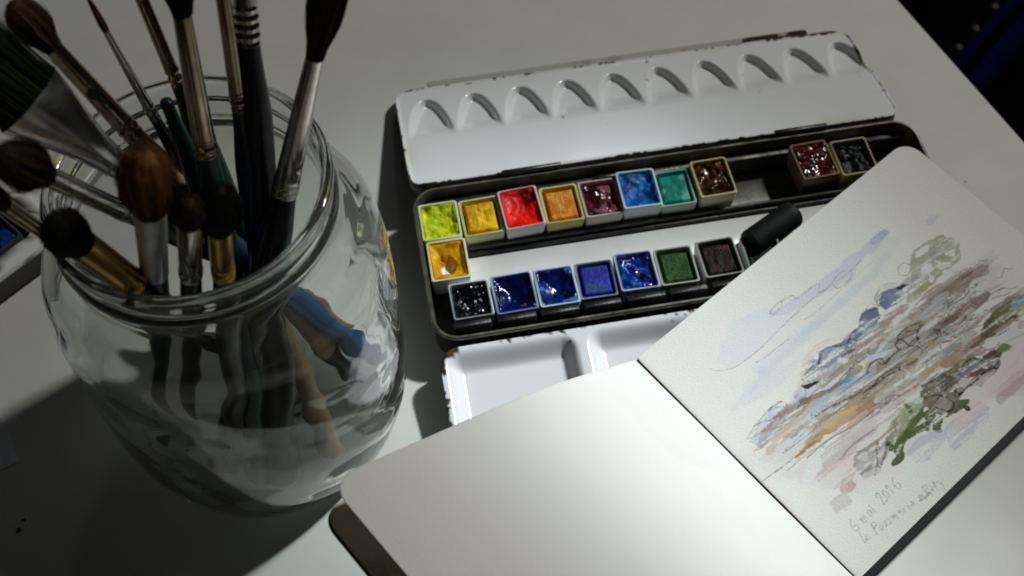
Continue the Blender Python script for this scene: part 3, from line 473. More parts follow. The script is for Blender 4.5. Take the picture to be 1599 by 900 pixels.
# tray: outer wall, rolled rim, inner wall, floor (all v negative = towards the viewer)
def trr(o, z): return rrect(-o, LU+o, -LV-o, o, max(.2, .95+o), z, 8)
V, F = loops([trr(-.25, .02), trr(-.02, .25), trr(0, 1.45), trr(.05, 1.52), trr(.05, 1.62), trr(0, 1.68), trr(-.08, 1.68), trr(-.12, 1.62), trr(-.12, .3), trr(-.2, .14)])
nf = len(rrect(0, 1, 0, 1, .1, 0, 8)); mi = []
for i in range(9): mi += [0 if i < 3 else (2 if i < 6 else 1)]*nf
mi += [0, 1]
mesh_obj('tray', V, F, [M_black, M_tin, M_tin_rim], box, True, mi, sharp=40)
# fittings inside the tray
bbox('back_ledge', .5, LU-.5, -.52, -.14, .16, 1.18, M_tin, box, r=.06)
bbox('back_rail', .3, LU-.6, -.62, -.54, .5, 1.32, M_tin, box, r=.03)
M_rowfloor = mat('scuffed_tin_floor', (.12, .115, .10), .5, metal=.3, var=.75, vscale=110, bump=.3, bscale=400)
bbox('row_floor', .5, LU-.5, -2.5, -.66, .16, .36, M_rowfloor, box, r=.03)
bbox('pan_rail', 1.86, LU-.4, -2.66, -2.52, .16, 1.0, M_tin, box, r=.04)
bbox('pan_rail', 1.86, LU-.4, -2.86, -2.74, .16, .82, M_tin_dark, box, r=.03)
bbox('white_channel', 1.0, LU-.3, -4.4, -2.9, .16, .66, M_plate, box, r=.05)
bbox('front_ledge', .6, LU-.6, -6.84, -6.56, .16, 1.1, M_tin_dark, box, r=.06)
for k in range(12):                                        # sprung tabs that hold the front row of pans
    u0 = .72+k*1.655
    dz = random.uniform(-.05, .05)
    bbox('pan_clip', u0, u0+1.5+random.uniform(-.06, .04), -6.46, -6.2, .2, 1.45+dz*.6, M_tin_dark, box, r=.04,
         skew=lambda x, y, z, a=random.uniform(.1, .22): (x, y-(1.3-z)*a, z))
for u0, u1, v, z in ((3.69, 6.1, .17, 1.74), (15.0, 17.22, .17, 1.74), (7.27, 8.66, -.5, 1.38)):
    bbox('hinge', u0, u1, v-.13, v+.08, z-.2, z+.16, M_black, box, r=.05)
# lid with ten arched wells, leaning back on the table
LT = R(12.5)
cusp = [2.26+2.05*k for k in range(-1, 10)]
def arch_d(U, Vv):
    """0 outside the wells, rising to 1 well inside them"""
    k = (U-.27)/2.045; fr = (k-np.floor(k))-.5
    x = np.abs(fr)*2.045; ins = (U > .27) & (U < .27+2.045*10)
    # half width grows from the arch top (v 5.6) down to the cusp (v 3.2)
    tt = np.clip((5.62-Vv)/2.4, 0, 1.2)
    hw = 1.02*np.power(np.clip(tt, 0, 1), .38)
    d = (hw-x)
    d = np.where(ins, d, -1)
    d = np.where(Vv > 5.62, -1, d)
    return d
def lid_h(U, Vv):
    skew = (Vv-3.2)*.10                                     # the wells lean slightly
    d = arch_d(U+skew*0, Vv)
    depth = .30*sst(2.9, 4.3, Vv)
    h = -depth*1.1*sst(-.01, .27, d)
    e = np.minimum.reduce([U-.0, 20.4-U, Vv, 6.45-Vv])
    h = h+.05*(1-sst(0, .16, e))+.012*fbm(U, Vv, 3, 2, .35)
    return h
def lid_col(U, Vv):
    e = np.minimum.reduce([U, 20.4-U, Vv, 6.45-Vv])
    n = fbm(U, Vv, 5, 4, 2.2); n2 = fbm(U, Vv, 8, 3, 7.0); n3 = fbm(U, Vv, 9, 2, .5)
    base = np.ones(U.shape+(3,))*np.array([.765, .775, .785])
    cor = np.minimum.reduce([np.hypot(U-a, Vv-b) for a, b in ((.5, .4), (19.9, .4), (.6, 6.1), (19.7, 6.0))])
    far = sst(4.8, 6.4, Vv)*sst(15.5, 17, U)
    w = sst(.40, .50, n*.50+n2*.35+.46*(1-sst(.0, .20, e))-.12+.16*(1-sst(.2, 1.1, cor))*(1-sst(.2, .5, e))+.30*far*(1-sst(.05, .30, e)))
    rust = np.where(n2[..., None] > 0, np.array([.030, .022, .018]), np.array([.10, .055, .025]))
    spk = sst(.93, .97, fbm(U, Vv, 12, 1, 4.1))*(fbm(U, Vv, 14, 1, .9) > .3)
    base = base*(1-w[..., None])+rust*w[..., None]
    base = base*(1-.85*spk[..., None])
    st = sst(.0, .6, n3)*(1-sst(0, .8, e))*.35
    return base*(1-st[..., None]*np.array([.25, .35, .6]))
def lid_xf(P):
    Q = P.copy(); Q[:, 1] = .12+P[:, 1]*math.cos(LT)+P[:, 2]*math.sin(LT); Q[:, 2] = 1.80-P[:, 1]*math.sin(LT)+P[:, 2]*math.cos(LT); return Q
lid = hfield(.0, 20.4, 0, 6.45, .72, lid_h, .055, [M_enamel, M_black], 'lid', box, skirt=.52, xf=lid_xf, colf=lid_col)
def fl_col(U, Vv):
    w = sst(.1, .35, fbm(U, Vv, 21, 4, 2.0)+.9*sst(14.6, 16.4, U)*sst(-.5, .2, fbm(U, Vv, 22, 3, 1.5))-.15)
    w = w*(.25+.75*sst(12, 15, U))
    return (1-w[..., None])*np.array([.42, .40, .37])+w[..., None]*np.array([.035, .022, .015])
hfield(1.5, 18.7, 6.47, 6.86, .1, lambda U, Vv: .03+0*U, .05, [M_enamel, M_black], 'grip_flange', lid, skirt=.2, xf=lid_xf, colf=fl_col)
# mixing flap with deep basins, folded out to the front
def flap_h(U, Vv):
    div = [0.0, 5.3, 10.4, 15.5, 20.5]; h = 0*U
    ev = np.minimum(Vv, 6.3-Vv); dmin = np.minimum(ev, np.minimum.reduce([np.abs(U-d) for d in div]))
    # rounded basin corners
    k = np.minimum.reduce([np.abs(U-d) for d in div]); r = .55
    cd2 = np.where((k < r+.22) & (ev < r+.22), r-np.hypot(np.maximum(r+.22-k, 0), np.maximum(r+.22-ev, 0))+.22, dmin)
    return -.58*sst(.14, .85, cd2)
def flap_col(U, Vv):
    e = np.minimum.reduce([U, 20.5-U, Vv, 6.3-Vv])
    n = fbm(U, Vv, 31, 4, 2.4); n2 = fbm(U, Vv, 33, 3, 6.0)
    base = np.ones(U.shape+(3,))*np.array([.79, .79, .81])
    cor = np.hypot(U-.4, 6.3-Vv-6.3)
    cor = np.hypot(U-.3, Vv-.3)
    w = sst(.32, .46, n*.5+n2*.4+.30*(1-sst(.02, .25, e))+.25*(1-sst(.0, .25, U))+.60*(1-sst(.2, 1.2, cor))*(1-sst(.1, .6, e))-.05)
    br = np.where(n[..., None] > .1, np.array([.09, .05, .022]), np.array([.025, .020, .016]))
    return base*(1-w[..., None])+br*w[..., None]
FT = R(6)
def flap_xf(P):
    Q = P.copy(); Q[:, 1] = -7.22-P[:, 1]*math.cos(FT)+P[:, 2]*math.sin(FT)*0; Q[:, 2] = 1.42-P[:, 1]*math.sin(FT)+P[:, 2]; Q[:, 0] = P[:, 0]+.02; return Q
fl = hfield(0, 20.5, 0, 6.3, .8, flap_h, .075, [M_enamel, M_black], 'mixing_flap', box, skirt=.72, xf=flap_xf, colf=flap_col)

# ------------------------------------------------------------------ pans of paint
def make_pan(name, u, v, w, d, zt, rot, pancol, stain, paint, label, group='plastic pans of watercolour in the paint box', host=None, h=1.12, tilt=(0, 0)):
    X, Y, Z = box_w(u, v, zt-h) if host is None else host(u, v, zt-h)
    t = empty(name, (X, Y, Z), (BA if host is None else host.rot)+R(rot), label, 'paint pan', group)
    t.rotation_euler[2] += R(random.uniform(-1.6, 1.6)); t.rotation_euler[0] = R(random.uniform(-1.2, 1.8)); t.rotation_euler[1] = R(random.uniform(-1.5, 1.5))
    a, b = w/2, d/2; wl = .105; tp = .07
    def rr(o, z, r=.10): return rrect(-a+o, a-o, -b+o, b-o, r, z, 3)
    L = [rr(tp+.05, 0), rr(tp, .05), rr(.0, h-.04), rr(.02, h), rr(wl-.02, h), rr(wl, h-.03), rr(wl+tp*.8, .14)]
    # extra ring for staining the inside
    V, F = loops(L); V = np.array(V)
    n1 = fbm(V[:, 0]+u*3, V[:, 1]+V[:, 2]+v, 41, 3, 3.0)
    pc = np.array(pancol); sc_ = np.array(stain)
    ins = (np.arange(len(V)) >= 4*len(L[0]))*1.0; top = (np.arange(len(V)) >= 3*len(L[0]))*1.0
    k = np.clip(ins*.75+top*.45*sst(.0, .25, n1)+.25*sst(.1, .5, n1), 0, 1)[:, None]
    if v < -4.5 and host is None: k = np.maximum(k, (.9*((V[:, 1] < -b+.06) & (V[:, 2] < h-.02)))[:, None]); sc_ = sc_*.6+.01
    mesh_obj('pan_shell', V, F, M_pan, t, True, col=pc*(1-k)+sc_*k, sharp=40)
    # the paint itself
    n = 34; g = np.linspace(-1, 1, n); GU, GV = np.meshgrid(g, g, indexing='ij')
    ia, ib = a-wl-.015, b-wl-.015
    x = GU*ia; y = GV*ib
    sx, sy = u*2.7+3, v*3.1+9
    st = paint['st']; lv = paint.get('lv', -.16); am = paint.get('am', .1)
    N1 = fbm(x+sx, y+sy, 51, 4, 1.5); N2 = fbm(x+sx, y+sy, 57, 4, 4.0)
    e = np.minimum(1-np.abs(GU), 1-np.abs(GV))
    z = lv+am*N1+am*.5*N2
    if st == 'block': z = z-.30*(1-sst(.03, .20, e))+am*.6*np.abs(fbm(x*2+sx, y*.7+sy, 61, 3, 3))
    if st == 'hollow': z = z-paint.get('dep', .35)*sst(.1, .9, e)*(.6+.6*N1)+.10*(1-sst(0, .25, e))
    if st == 'lumpy': z = z+am*.9*sst(-.1, .5, fbm(x+sx, y+sy, 63, 2, 3.5))-.12*(1-sst(.0, .2, e))
    if 'hole' in paint:
        hx, hy, hr = paint['hole']; dd = np.hypot(GU-hx, GV-hy)+.18*N2; hole = 1-sst(hr*.75, hr, dd); z = z-.30*(1-sst(hr*.8, hr*1.5, dd))
    z = np.clip(z, -h+.25, -.02 if st != 'proud' else .06)
    c1, c2 = np.array(lin(paint['c1'])), np.array(lin(paint['c2']))
    mix = sst(-.35, .35, N1*.8+N2*.5+paint.get('bias', 0))[..., None]
    col = c1*(1-mix)+c2*mix
    if 'c3' in paint:
        m3 = sst(.12, .34, fbm(x+sx+7, y+sy, 71, 3, paint.get('s3', 2.0)))[..., None]; col = col*(1-m3)+np.array(lin(paint['c3']))*m3
    if 'hole' in paint: col = col*(1-hole[..., None])+np.array([.75, .74, .68])*hole[..., None]
    P = np.stack([x, y, z+h], -1).reshape(-1, 3); idx = np.arange(n*n).reshape(n, n)
    F = np.stack([idx[:-1, :-1].ravel(), idx[1:, :-1].ravel(), idx[1:, 1:].ravel(), idx[:-1, 1:].ravel()], 1).tolist()
    bd = list(idx[:, 0])+list(idx[-1, 1:])+list(idx[-2::-1, -1])+list(idx[0, -2:0:-1]); q = P[bd].copy(); q[:, 2] = .2; q[:, :2] *= .93; k0 = len(P); P = np.concatenate([P, q]); m = len(bd)
    F += [(bd[j], k0+j, k0+(j+1) % m, bd[(j+1) % m]) for j in range(m)]+[tuple(range(k0, k0+m))[::-1]]
    cc = col.reshape(-1, 3); cc = np.concatenate([cc, cc[bd]])
    mesh_obj('paint', P, F, paint['m'], t, True, col=np.clip(cc, 0, 1))
    return t
WH = (.76, .76, .73); YW = (.66, .58, .26); IV = (.68, .66, .55); GR = (.50, .52, .52)
pp = make_pan
pp('paint_pan', .93, -1.50, 1.56, 1.78, 1.52, -1, (.72, .74, .62), (.55, .58, .10), dict(st='hollow', c1=(214, 222, 12), c2=(165, 180, 8), c3=(110, 118, 10), s3=1.1, am=.16, dep=.16, m=M_pmatte), 'white pan of powdery lime yellow paint in the back left corner of the box')
pp('paint_pan', 2.57, -1.58, 1.60, 1.80, 1.52, 1, (.66, .64, .42), (.45, .38, .05), dict(st='block', c1=(236, 186, 2), c2=(190, 140, 2), am=.10, lv=-.06, m=M_pmatte), 'stained pan of wrinkled golden yellow paint between the lime and the red pans')
pp('paint_pan', 4.17, -1.56, 1.58, 1.92, 1.70, 1.5, (.76, .72, .70), (.40, .06, .04), dict(st='hollow', c1=(232, 18, 4), c2=(196, 6, 3), c3=(96, 2, 2), s3=1.3, am=.12, dep=.2, m=M_psemi), 'raised white pan of bright scarlet paint in the back row')
pp('paint_pan', 5.76, -1.58, 1.54, 1.80, 1.56, .5, YW, (.40, .30, .06), dict(st='block', c1=(215, 130, 30), c2=(185, 100, 14), c3=(205, 140, 60), am=.05, lv=-.05, m=M_pmatte), 'yellow stained pan holding a dry ochre block')
pp('paint_pan', 7.33, -1.58, 1.54, 1.80, 1.56, 0, (.66, .60, .56), (.30, .06, .08), dict(st='lumpy', c1=(84, 18, 34), c2=(50, 8, 18), c3=(120, 70, 90), am=.12, m=M_pgloss), 'pan of cracked wine purple paint beside the ochre block')
pp('paint_pan', 8.91, -1.52, 1.58, 1.86, 1.72, .5, (.66, .74, .74), (.18, .38, .50), dict(st='hollow', c1=(10, 92, 168), c2=(4, 48, 110), c3=(40, 140, 205), am=.16, dep=.25, m=M_psemi), 'raised pan of cerulean blue paint with swirled surface')
pp('paint_pan', 10.42, -1.58, 1.46, 1.76, 1.50, 0, (.42, .50, .46), (.06, .30, .26), dict(st='block', c1=(8, 138, 120), c2=(4, 112, 98), c3=(90, 170, 150), am=.03, lv=-.04, m=M_psemi), 'pan full of turquoise green paint')
pp('paint_pan', 11.98, -1.48, 1.52, 1.84, 1.70, .5, (.64, .58, .36), (.30, .20, .04), dict(st='lumpy', c1=(92, 52, 6), c2=(48, 26, 4), am=.20, lv=-.18, m=M_pgloss), 'cream pan of glossy wet brown paint just before the empty gap in the back row')
pp('paint_pan', 16.24, -1.36, 1.56, 1.84, 1.66, 1.5, (.20, .15, .11), (.14, .02, .02), dict(st='proud', c1=(74, 6, 10), c2=(44, 3, 6), c3=(96, 20, 20), am=.13, lv=-.04, m=M_pgloss), 'dirty pan heaped with glossy crimson paint beyond the empty gap')
pp('paint_pan', 17.93, -1.38, 1.54, 1.80, 1.54, .5, (.62, .52, .16), (.05, .05, .04), dict(st='lumpy', c1=(12, 14, 16), c2=(26, 30, 34), am=.14, lv=-.2, m=M_psemi), 'yellow edged pan of black paint half under the sketchbook')
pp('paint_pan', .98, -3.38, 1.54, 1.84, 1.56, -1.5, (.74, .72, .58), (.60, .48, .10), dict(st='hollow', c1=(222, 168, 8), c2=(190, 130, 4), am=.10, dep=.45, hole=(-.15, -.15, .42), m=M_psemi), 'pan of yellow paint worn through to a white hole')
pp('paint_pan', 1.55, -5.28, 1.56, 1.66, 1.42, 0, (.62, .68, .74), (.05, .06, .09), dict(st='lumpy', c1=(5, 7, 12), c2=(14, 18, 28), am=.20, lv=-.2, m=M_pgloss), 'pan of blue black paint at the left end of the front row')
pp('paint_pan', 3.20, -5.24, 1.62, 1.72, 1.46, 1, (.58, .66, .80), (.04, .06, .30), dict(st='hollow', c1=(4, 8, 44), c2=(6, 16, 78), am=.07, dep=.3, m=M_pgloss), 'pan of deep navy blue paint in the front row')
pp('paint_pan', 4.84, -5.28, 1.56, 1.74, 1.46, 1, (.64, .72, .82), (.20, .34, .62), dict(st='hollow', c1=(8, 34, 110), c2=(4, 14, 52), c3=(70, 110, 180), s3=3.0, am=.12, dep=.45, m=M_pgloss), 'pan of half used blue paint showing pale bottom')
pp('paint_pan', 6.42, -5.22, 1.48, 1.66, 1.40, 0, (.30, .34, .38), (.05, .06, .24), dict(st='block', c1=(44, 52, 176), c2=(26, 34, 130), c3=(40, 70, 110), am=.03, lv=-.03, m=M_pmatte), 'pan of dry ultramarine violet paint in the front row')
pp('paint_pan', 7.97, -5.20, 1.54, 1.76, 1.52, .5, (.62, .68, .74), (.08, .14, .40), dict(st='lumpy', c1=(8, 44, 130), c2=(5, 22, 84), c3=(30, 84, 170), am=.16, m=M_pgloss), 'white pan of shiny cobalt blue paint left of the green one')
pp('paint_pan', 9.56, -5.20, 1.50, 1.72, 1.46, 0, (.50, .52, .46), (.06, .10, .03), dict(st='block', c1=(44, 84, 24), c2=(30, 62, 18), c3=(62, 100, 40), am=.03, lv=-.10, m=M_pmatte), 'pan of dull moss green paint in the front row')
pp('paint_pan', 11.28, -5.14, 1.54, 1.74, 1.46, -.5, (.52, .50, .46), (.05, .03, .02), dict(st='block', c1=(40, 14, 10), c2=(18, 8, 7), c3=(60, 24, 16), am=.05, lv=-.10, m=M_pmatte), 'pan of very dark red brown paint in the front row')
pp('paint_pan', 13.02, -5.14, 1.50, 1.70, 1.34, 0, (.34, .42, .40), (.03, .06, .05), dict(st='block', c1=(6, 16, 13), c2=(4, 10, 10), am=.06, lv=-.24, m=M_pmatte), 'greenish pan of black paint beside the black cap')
# black ribbed cap lying over the channel
cp = box_w(12.65, -4.62, 0); cq = box_w(14.92, -3.42, 0)
ang = math.atan2(cq[1]-cp[1], cq[0]-cp[0])
capo = empty('screw_cap', (cp[0], cp[1], 1.22), ang, 'black ribbed cap lying across the white channel beside the sketchbook', 'cap')
def cap_part(name, prof, n, rib=0, m=M_cap):
    L = []
    for r, x in prof:
        L.append([(x, (r*(1-(rib if i % 2 else 0)))*math.cos(2*math.pi*i/n), (r*(1-(rib if i % 2 else 0)))*math.sin(2*math.pi*i/n)) for i in range(n)])
    V, F = loops(L); return mesh_obj(name, V, F, m, capo, True, sharp=35)
cap_part('cap_body', [(.40, .0), (.52, .05), (.55, .12), (.55, 1.9), (.57, 2.0), (.57, 2.3), (.52, 2.4), (.30, 2.44)], 64, .015)
0 and cap_part('cap_collar', [(.36, -.28), (.44, -.26), (.46, -.02), (.30, .02)], 40, 0)

# ------------------------------------------------------------------ sketchbook
PG = DATA['PAGE']; A = np.array(PG['A']); E1 = np.array(PG['e1']); E2 = np.array(PG['e2']); PW, PH = PG['W'], PG['H']
NRM = np.cross(E2, E1); NRM = NRM/np.linalg.norm(NRM); NRM = NRM*np.sign(NRM[2])
bk = empty('sketchbook', (0, 0, 0), 0, 'open black sketchbook with a watercolour landscape on its right page', 'sketchbook')
def seg_dist(px, py, pts, closed):
    n = len(pts); D = np.full(px.shape, 1e9); T = np.zeros(px.shape); m = n if closed else n-1; inside = np.zeros(px.shape, bool)
    for i in range(m):
        x0, y0 = pts[i]; x1, y1 = pts[(i+1) % n]; dx, dy = x1-x0, y1-y0; L2 = dx*dx+dy*dy+1e-12
        t = np.clip(((px-x0)*dx+(py-y0)*dy)/L2, 0, 1); d = np.hypot(px-x0-t*dx, py-y0-t*dy)
        k = d < D; D = np.where(k, d, D); T = np.where(k, (i+t)/m, T)
        if closed:
            if dy != 0: inside ^= ((y0 > py) != (y1 > py)) & (px < (x1-x0)*(py-y0)/(dy)+x0)
    return D, T, inside
def smooth_line(pts):
    if len(pts) < 3: return pts
    P = np.array(pts); out = []
    Q = np.vstack([2*P[0]-P[1], P, 2*P[-1]-P[-2]])
    for i in range(1, len(Q)-2):
        for t in np.linspace(0, 1, 4)[:-1]:
            a, b, c, d = Q[i-1], Q[i], Q[i+1], Q[i+2]
            out.append(.5*((2*b)+(-a+c)*t+(2*a-5*b+4*c-d)*t*t+(-a+3*b-3*c+d)*t**3))
    out.append(P[-1]); return [tuple(o) for o in out]
STR_A = .11; BAND = (np.array([1.7, 4.6]), np.array([11.0, .7]), np.array([.5, 3.3]))
def paint_page(U, Vv):
    base = np.ones(U.shape+(3,))*np.array([.80, .785, .745])
    tone = fbm(U, Vv, 80, 3, .3)*.02; base = base*(1+tone[..., None])
    gran = fbm(U, Vv, 81, 3, 14.0); edge_n = fbm(U, Vv, 82, 4, 3.0); broad = fbm(U, Vv, 83, 3, 1.2)
    page = np.array(lin((184, 180, 172)))
    # direction of the brush strokes on the page, and grain stretched along it
    ca, sa = math.cos(STR_A), math.sin(STR_A); al_u = U*ca+Vv*sa; ac_u = -U*sa+Vv*ca
    stre = fbm(al_u*.38, ac_u*3.2, 84, 4, 1.5); stre2 = fbm(al_u*.5+7, ac_u*5.5, 86, 3, 1.5)
    g = np.random.default_rng(5); ext = []
    P0, PX, PY = BAND
    cols = [(134, 110, 86), (150, 134, 112), (116, 92, 72), (152, 116, 92), (100, 110, 122), (122, 118, 84), (98, 78, 62), (160, 150, 134), (88, 68, 54), (136, 146, 148), (88, 88, 52), (158, 112, 60), (142, 104, 84)]
    for q in range(150):
        x = g.random(); y = g.random(); y = y*(.55+.45*x) if g.random() < .5 else y
        c = P0+PX*x+PY*y; a = STR_A+g.normal()*.07; L_ = .6+2.6*g.random()**1.6; dv = np.array([math.cos(a), math.sin(a)]); nv = np.array([-dv[1], dv[0]])
        pts = [tuple(c+dv*L_*(t-.5)+nv*(.05*math.sin(t*5+q)+.02*g.normal())) for t in (0, .33, .66, 1)]
        cc = cols[int(g.random()*len(cols))]
        ext.append(['line', pts, cc, .25+.4*g.random(), .03+.11*g.random()**2, .02, 0])
    for q in range(34):
        x = g.random(); y = g.random(); c = P0+PX*x+PY*y; pts = []; dv = np.array([math.cos(STR_A), math.sin(STR_A)]); nv = np.array([-dv[1], dv[0]])
        for t in range(8): pts.append(tuple(c)); c = c+dv*(.05+.12*g.random())+nv*g.normal()*.07
        ext.append(['line', pts, (58, 50, 48), .3+.4*g.random(), .03+.02*g.random(), .005, .3])
    ST = DATA['STROKES']; n0 = int(len(ST)*.52)
    for i, (kind, pts, colr, al, wd, soft, dry) in enumerate(ST[:4]+ST[4:n0]+ext[:70]+ST[n0:]+ext[70:]):
        if kind == 'line' and len(pts) > 2: pts = smooth_line(pts)
        if kind == 'line' and wd > .12: pad = wd+soft*2+.2
        else: pad = wd+soft*2+.25
        a = np.array(pts); x0, y0 = a.min(0)-pad; x1, y1 = a.max(0)+pad
        k = np.nonzero((U > x0) & (U < x1) & (Vv > y0) & (Vv < y1))
        if len(k[0]) == 0: continue
        px, py = U[k], Vv[k]; big = kind == 'poly' and soft > .05; en = edge_n[k]*.6+stre[k]*(1.1 if not big else .5); gr = gran[k]; br = broad[k]; s2 = stre2[k]; dbr = sst(-.62, -.05, s2+.35*gr) if wd > .05 or kind == 'poly' else 1.0
        D, T, ins = seg_dist(px, py, [tuple(q) for q in pts], kind == 'poly')
        pig = np.array(lin(colr))/page*.80; pig = pig**1.08; pig = pig*.66+.34*pig.mean()*np.array([1.06, 1.0, .88])
        if kind == 'poly':
            sd = np.where(ins, D, -D)+.05+en*.26*min(1, .5+soft*3)
            al_ = sst(-soft*.6, soft*.6+.015, sd)*al*(1+.35*br+.16*gr+.35*s2)*(dbr if not big else 1)
            rim = np.exp(-((sd-.035)/.035)**2)*(.28 if soft < .08 else .05)
            al_ = al_+rim*al*(al_ > .02)
        else:
            hw = wd/2*(1.75 if wd > .1 else 1.7)
            if hw > .05:
                taper = (.55+.45*np.sin(np.clip(T, 0, 1)*math.pi)**.5)
                sd = hw*taper-D+en*.13; al_ = sst(-soft*.6, soft*.6+.012, sd)*al*(1+.3*br+.2*gr+.35*s2)*dbr
                rim = np.exp(-((sd-.03)/.03)**2)*.22; al_ = al_+rim*al*(al_ > .02)
            else:
                wv = .7+.5*fbm(T*9+i, T*0+i*.7, 85, 2, 1.0)
                al_ = sst(-.012, .014, hw*wv*1.15-D)*al
                if dry: al_ = al_*sst(-.45-.6*(1-dry), .25, gr+.25*en)
        al_ = np.clip(al_*1.0, 0, .97)[:, None]
        base[k] = base[k]*(1-al_)+np.clip(pig, 0, .8)*al_
    # foxed line along the gutter
    st = (1-sst(.0, .05, U))*sst(.1, .5, fbm(U, Vv, 87, 3, 1.4)); base = base*(1-st[..., None]*np.array([.35, .5, .65]))
    return base
def page_z(U, Vv): return .05*fbm(U, Vv, 91, 2, .16)-.035*np.exp(-U/.10)+.0*Vv
def page_xf(P): return A+P[:, :1]*E1+P[:, 1:2]*E2+P[:, 2:3]*NRM
hfield(0.02, PW, 0, PH, .75, page_z, .030, [M_paper, M_paper_edge], 'page', bk, skirt=.05, inset=.004, xf=page_xf, colf=paint_page, corners='right')['label'] = 'right page with a watercolour landscape and handwriting'
# page stack and cover below it
def slab(name, u0, u1, v0, v1, t0, t1, mt, rc=.7):
    L = [rrect(u0, u1, v0, v1, rc, t0, 6), rrect(u0, u1, v0, v1, rc, t1, 6)]
    V, F = loops(L); V = page_xf(np.array(V)); return mesh_obj(name, V, F, mt, bk, True, sharp=30)
slab('page_block', .04, PW-.03, .03, PH-.03, -.18, -.07, M_paper_edge)
def cov(off, z): return rrect(.0, PW+.06, -.03, PH+.30, .75, z, 6)
V, F = loops([rrect(.03, PW+.03, .0, PH+.27, .72, -.36, 6), cov(0, -.33), cov(0, -.22), rrect(.03, PW+.03, .0, PH+.27, .72, -.19, 6)])
mesh_obj('cover', page_xf(np.array(V)), F, M_cover, bk, True, sharp=60)['label'] = 'black right cover board'
# left leaf, lifted off the table: its profile follows the raised sheet
LF = np.array(DATA['LEAF']); LC_ = np.array(DATA['LCOV'])
arc = np.concatenate([[0], np.cumsum(np.linalg.norm(np.diff(LF, axis=0), axis=1))])
co3 = [np.polyfit(arc, LF[:, i], 3, w=[8]+[1]*(len(arc)-1)) for i in range(3)]
def leaf_pt(s, t, off=0, tw=0.0):
    p0 = np.stack([np.polyval(c, s) for c in co3], -1); d = np.stack([np.polyval(np.polyder(c), s) for c in co3], -1)
    d = d/np.linalg.norm(d, axis=-1, keepdims=True); nn = np.cross(d, E2); nn = nn/np.linalg.norm(nn, axis=-1, keepdims=True); nn = nn*np.sign(nn[..., 2:3])
    return p0+t[..., None]*E2+nn*off
LW = 15.13
def leaf_xf(P):
    s = P[:, 0]; return leaf_pt(s, P[:, 1])+(leaf_pt(s, P[:, 1], 1.0)-leaf_pt(s, P[:, 1]))*P[:, 2:3]
def leaf_z(U, Vv): return .10*fbm(U, Vv, 95, 2, .16)-.02*np.exp(-U/.1)
hfield(.0, LW, 0, PH, .75, leaf_z, .12, [M_paper_plain, M_paper_plain], 'page', bk, skirt=.03, inset=.004, xf=leaf_xf, corners='right')['label'] = 'blank left page lifted off the table'
# the board behind it lags a little lower
cd0 = LC_[0]; cd1 = (LC_[1]-LC_[0]); CL = np.linalg.norm(cd1); cd1 = cd1/CL; cn = np.cross(cd1, E2); cn = cn/np.linalg.norm(cn); cn = cn*np.sign(cn[2])
def lcov_xf(P):
    bow = -.35*np.sin(np.clip(P[:, :1]/CL, 0, 1)*math.pi)
    return cd0+P[:, :1]*cd1+P[:, 1:2]*E2+(P[:, 2:3]-bow*0)*cn
hfield(.0, CL, -.02, PH+.25, .75, lambda U, Vv: 0*U, .4, [M_lining, M_cover], 'cover', bk, skirt=.16, inset=.02, xf=lcov_xf, corners='right')['label'] = 'left cover board, its cream lining in shade'
V, F = loops([[tuple(A+E2*t+np.array([x*E1[0], x*E1[1], 0])+NRM*z) for x, z in ((-.2, -.28), (.12, -.34), (.12, -.21), (-.18, -.15))] for t in (0.0, PH*.5, PH+.25)])
mesh_obj('spine', V, F, M_cover, bk, True, sharp=30)

# ------------------------------------------------------------------ glass jar
JX, JY = -8.95, 20.42
jar = None
outp = [(0.0, .22), (2.6, .20), (3.7, .05), (4.15, .0), (4.42, .10), (4.62, .35), (4.72, .6), (4.84, .95), (5.02, 1.6), (5.16, 2.4), (5.24, 3.4), (5.27, 5), (5.27, 7), (5.24, 8.6), (5.16, 9.7), (4.98, 10.5), (4.68, 11.1), (4.30, 11.5), (4.05, 11.75), (3.96, 12.0), (3.98, 12.2), (4.06, 12.34), (4.08, 12.46), (4.03, 12.60), (3.95, 12.74), (3.93, 12.88), (3.95, 13.0), (4.0, 13.12), (4.04, 13.28), (4.04, 13.42), (3.94, 13.52), (3.80, 13.53), (3.68, 13.44)]
inp = [(3.62, 13.2), (3.60, 12.4), (3.62, 11.9), (3.80, 11.4), (4.25, 10.9), (4.62, 10.3), (4.85, 9.5), (4.93, 8.4), (4.96, 7), (4.96, 5), (4.93, 3.5), (4.84, 2.4), (4.68, 1.6), (4.42, .95), (4.05, .62), (3.4, .50), (0.0, .46)]
def dens(P, n):
    P = np.array(P); t = np.arange(len(P)); tt = np.linspace(0, len(P)-1, n)
    Q = np.vstack([2*P[0]-P[1], P, 2*P[-1]-P[-2]]); o = []
    for x in tt:
        i = min(int(x), len(P)-2); f = x-i; a, b, c, d = Q[i], Q[i+1], Q[i+2], Q[i+3]
        o.append(.5*((2*b)+(-a+c)*f+(2*a-5*b+4*c-d)*f*f+(-a+3*b-3*c+d)*f**3))
    o = np.array(o); o[:, 0] = np.maximum(o[:, 0], .001); return o
prof = np.vstack([dens(outp, 120), dens(inp, 60)])
n = 160; th = np.linspace(0, 2*math.pi, n, endpoint=False); V = []
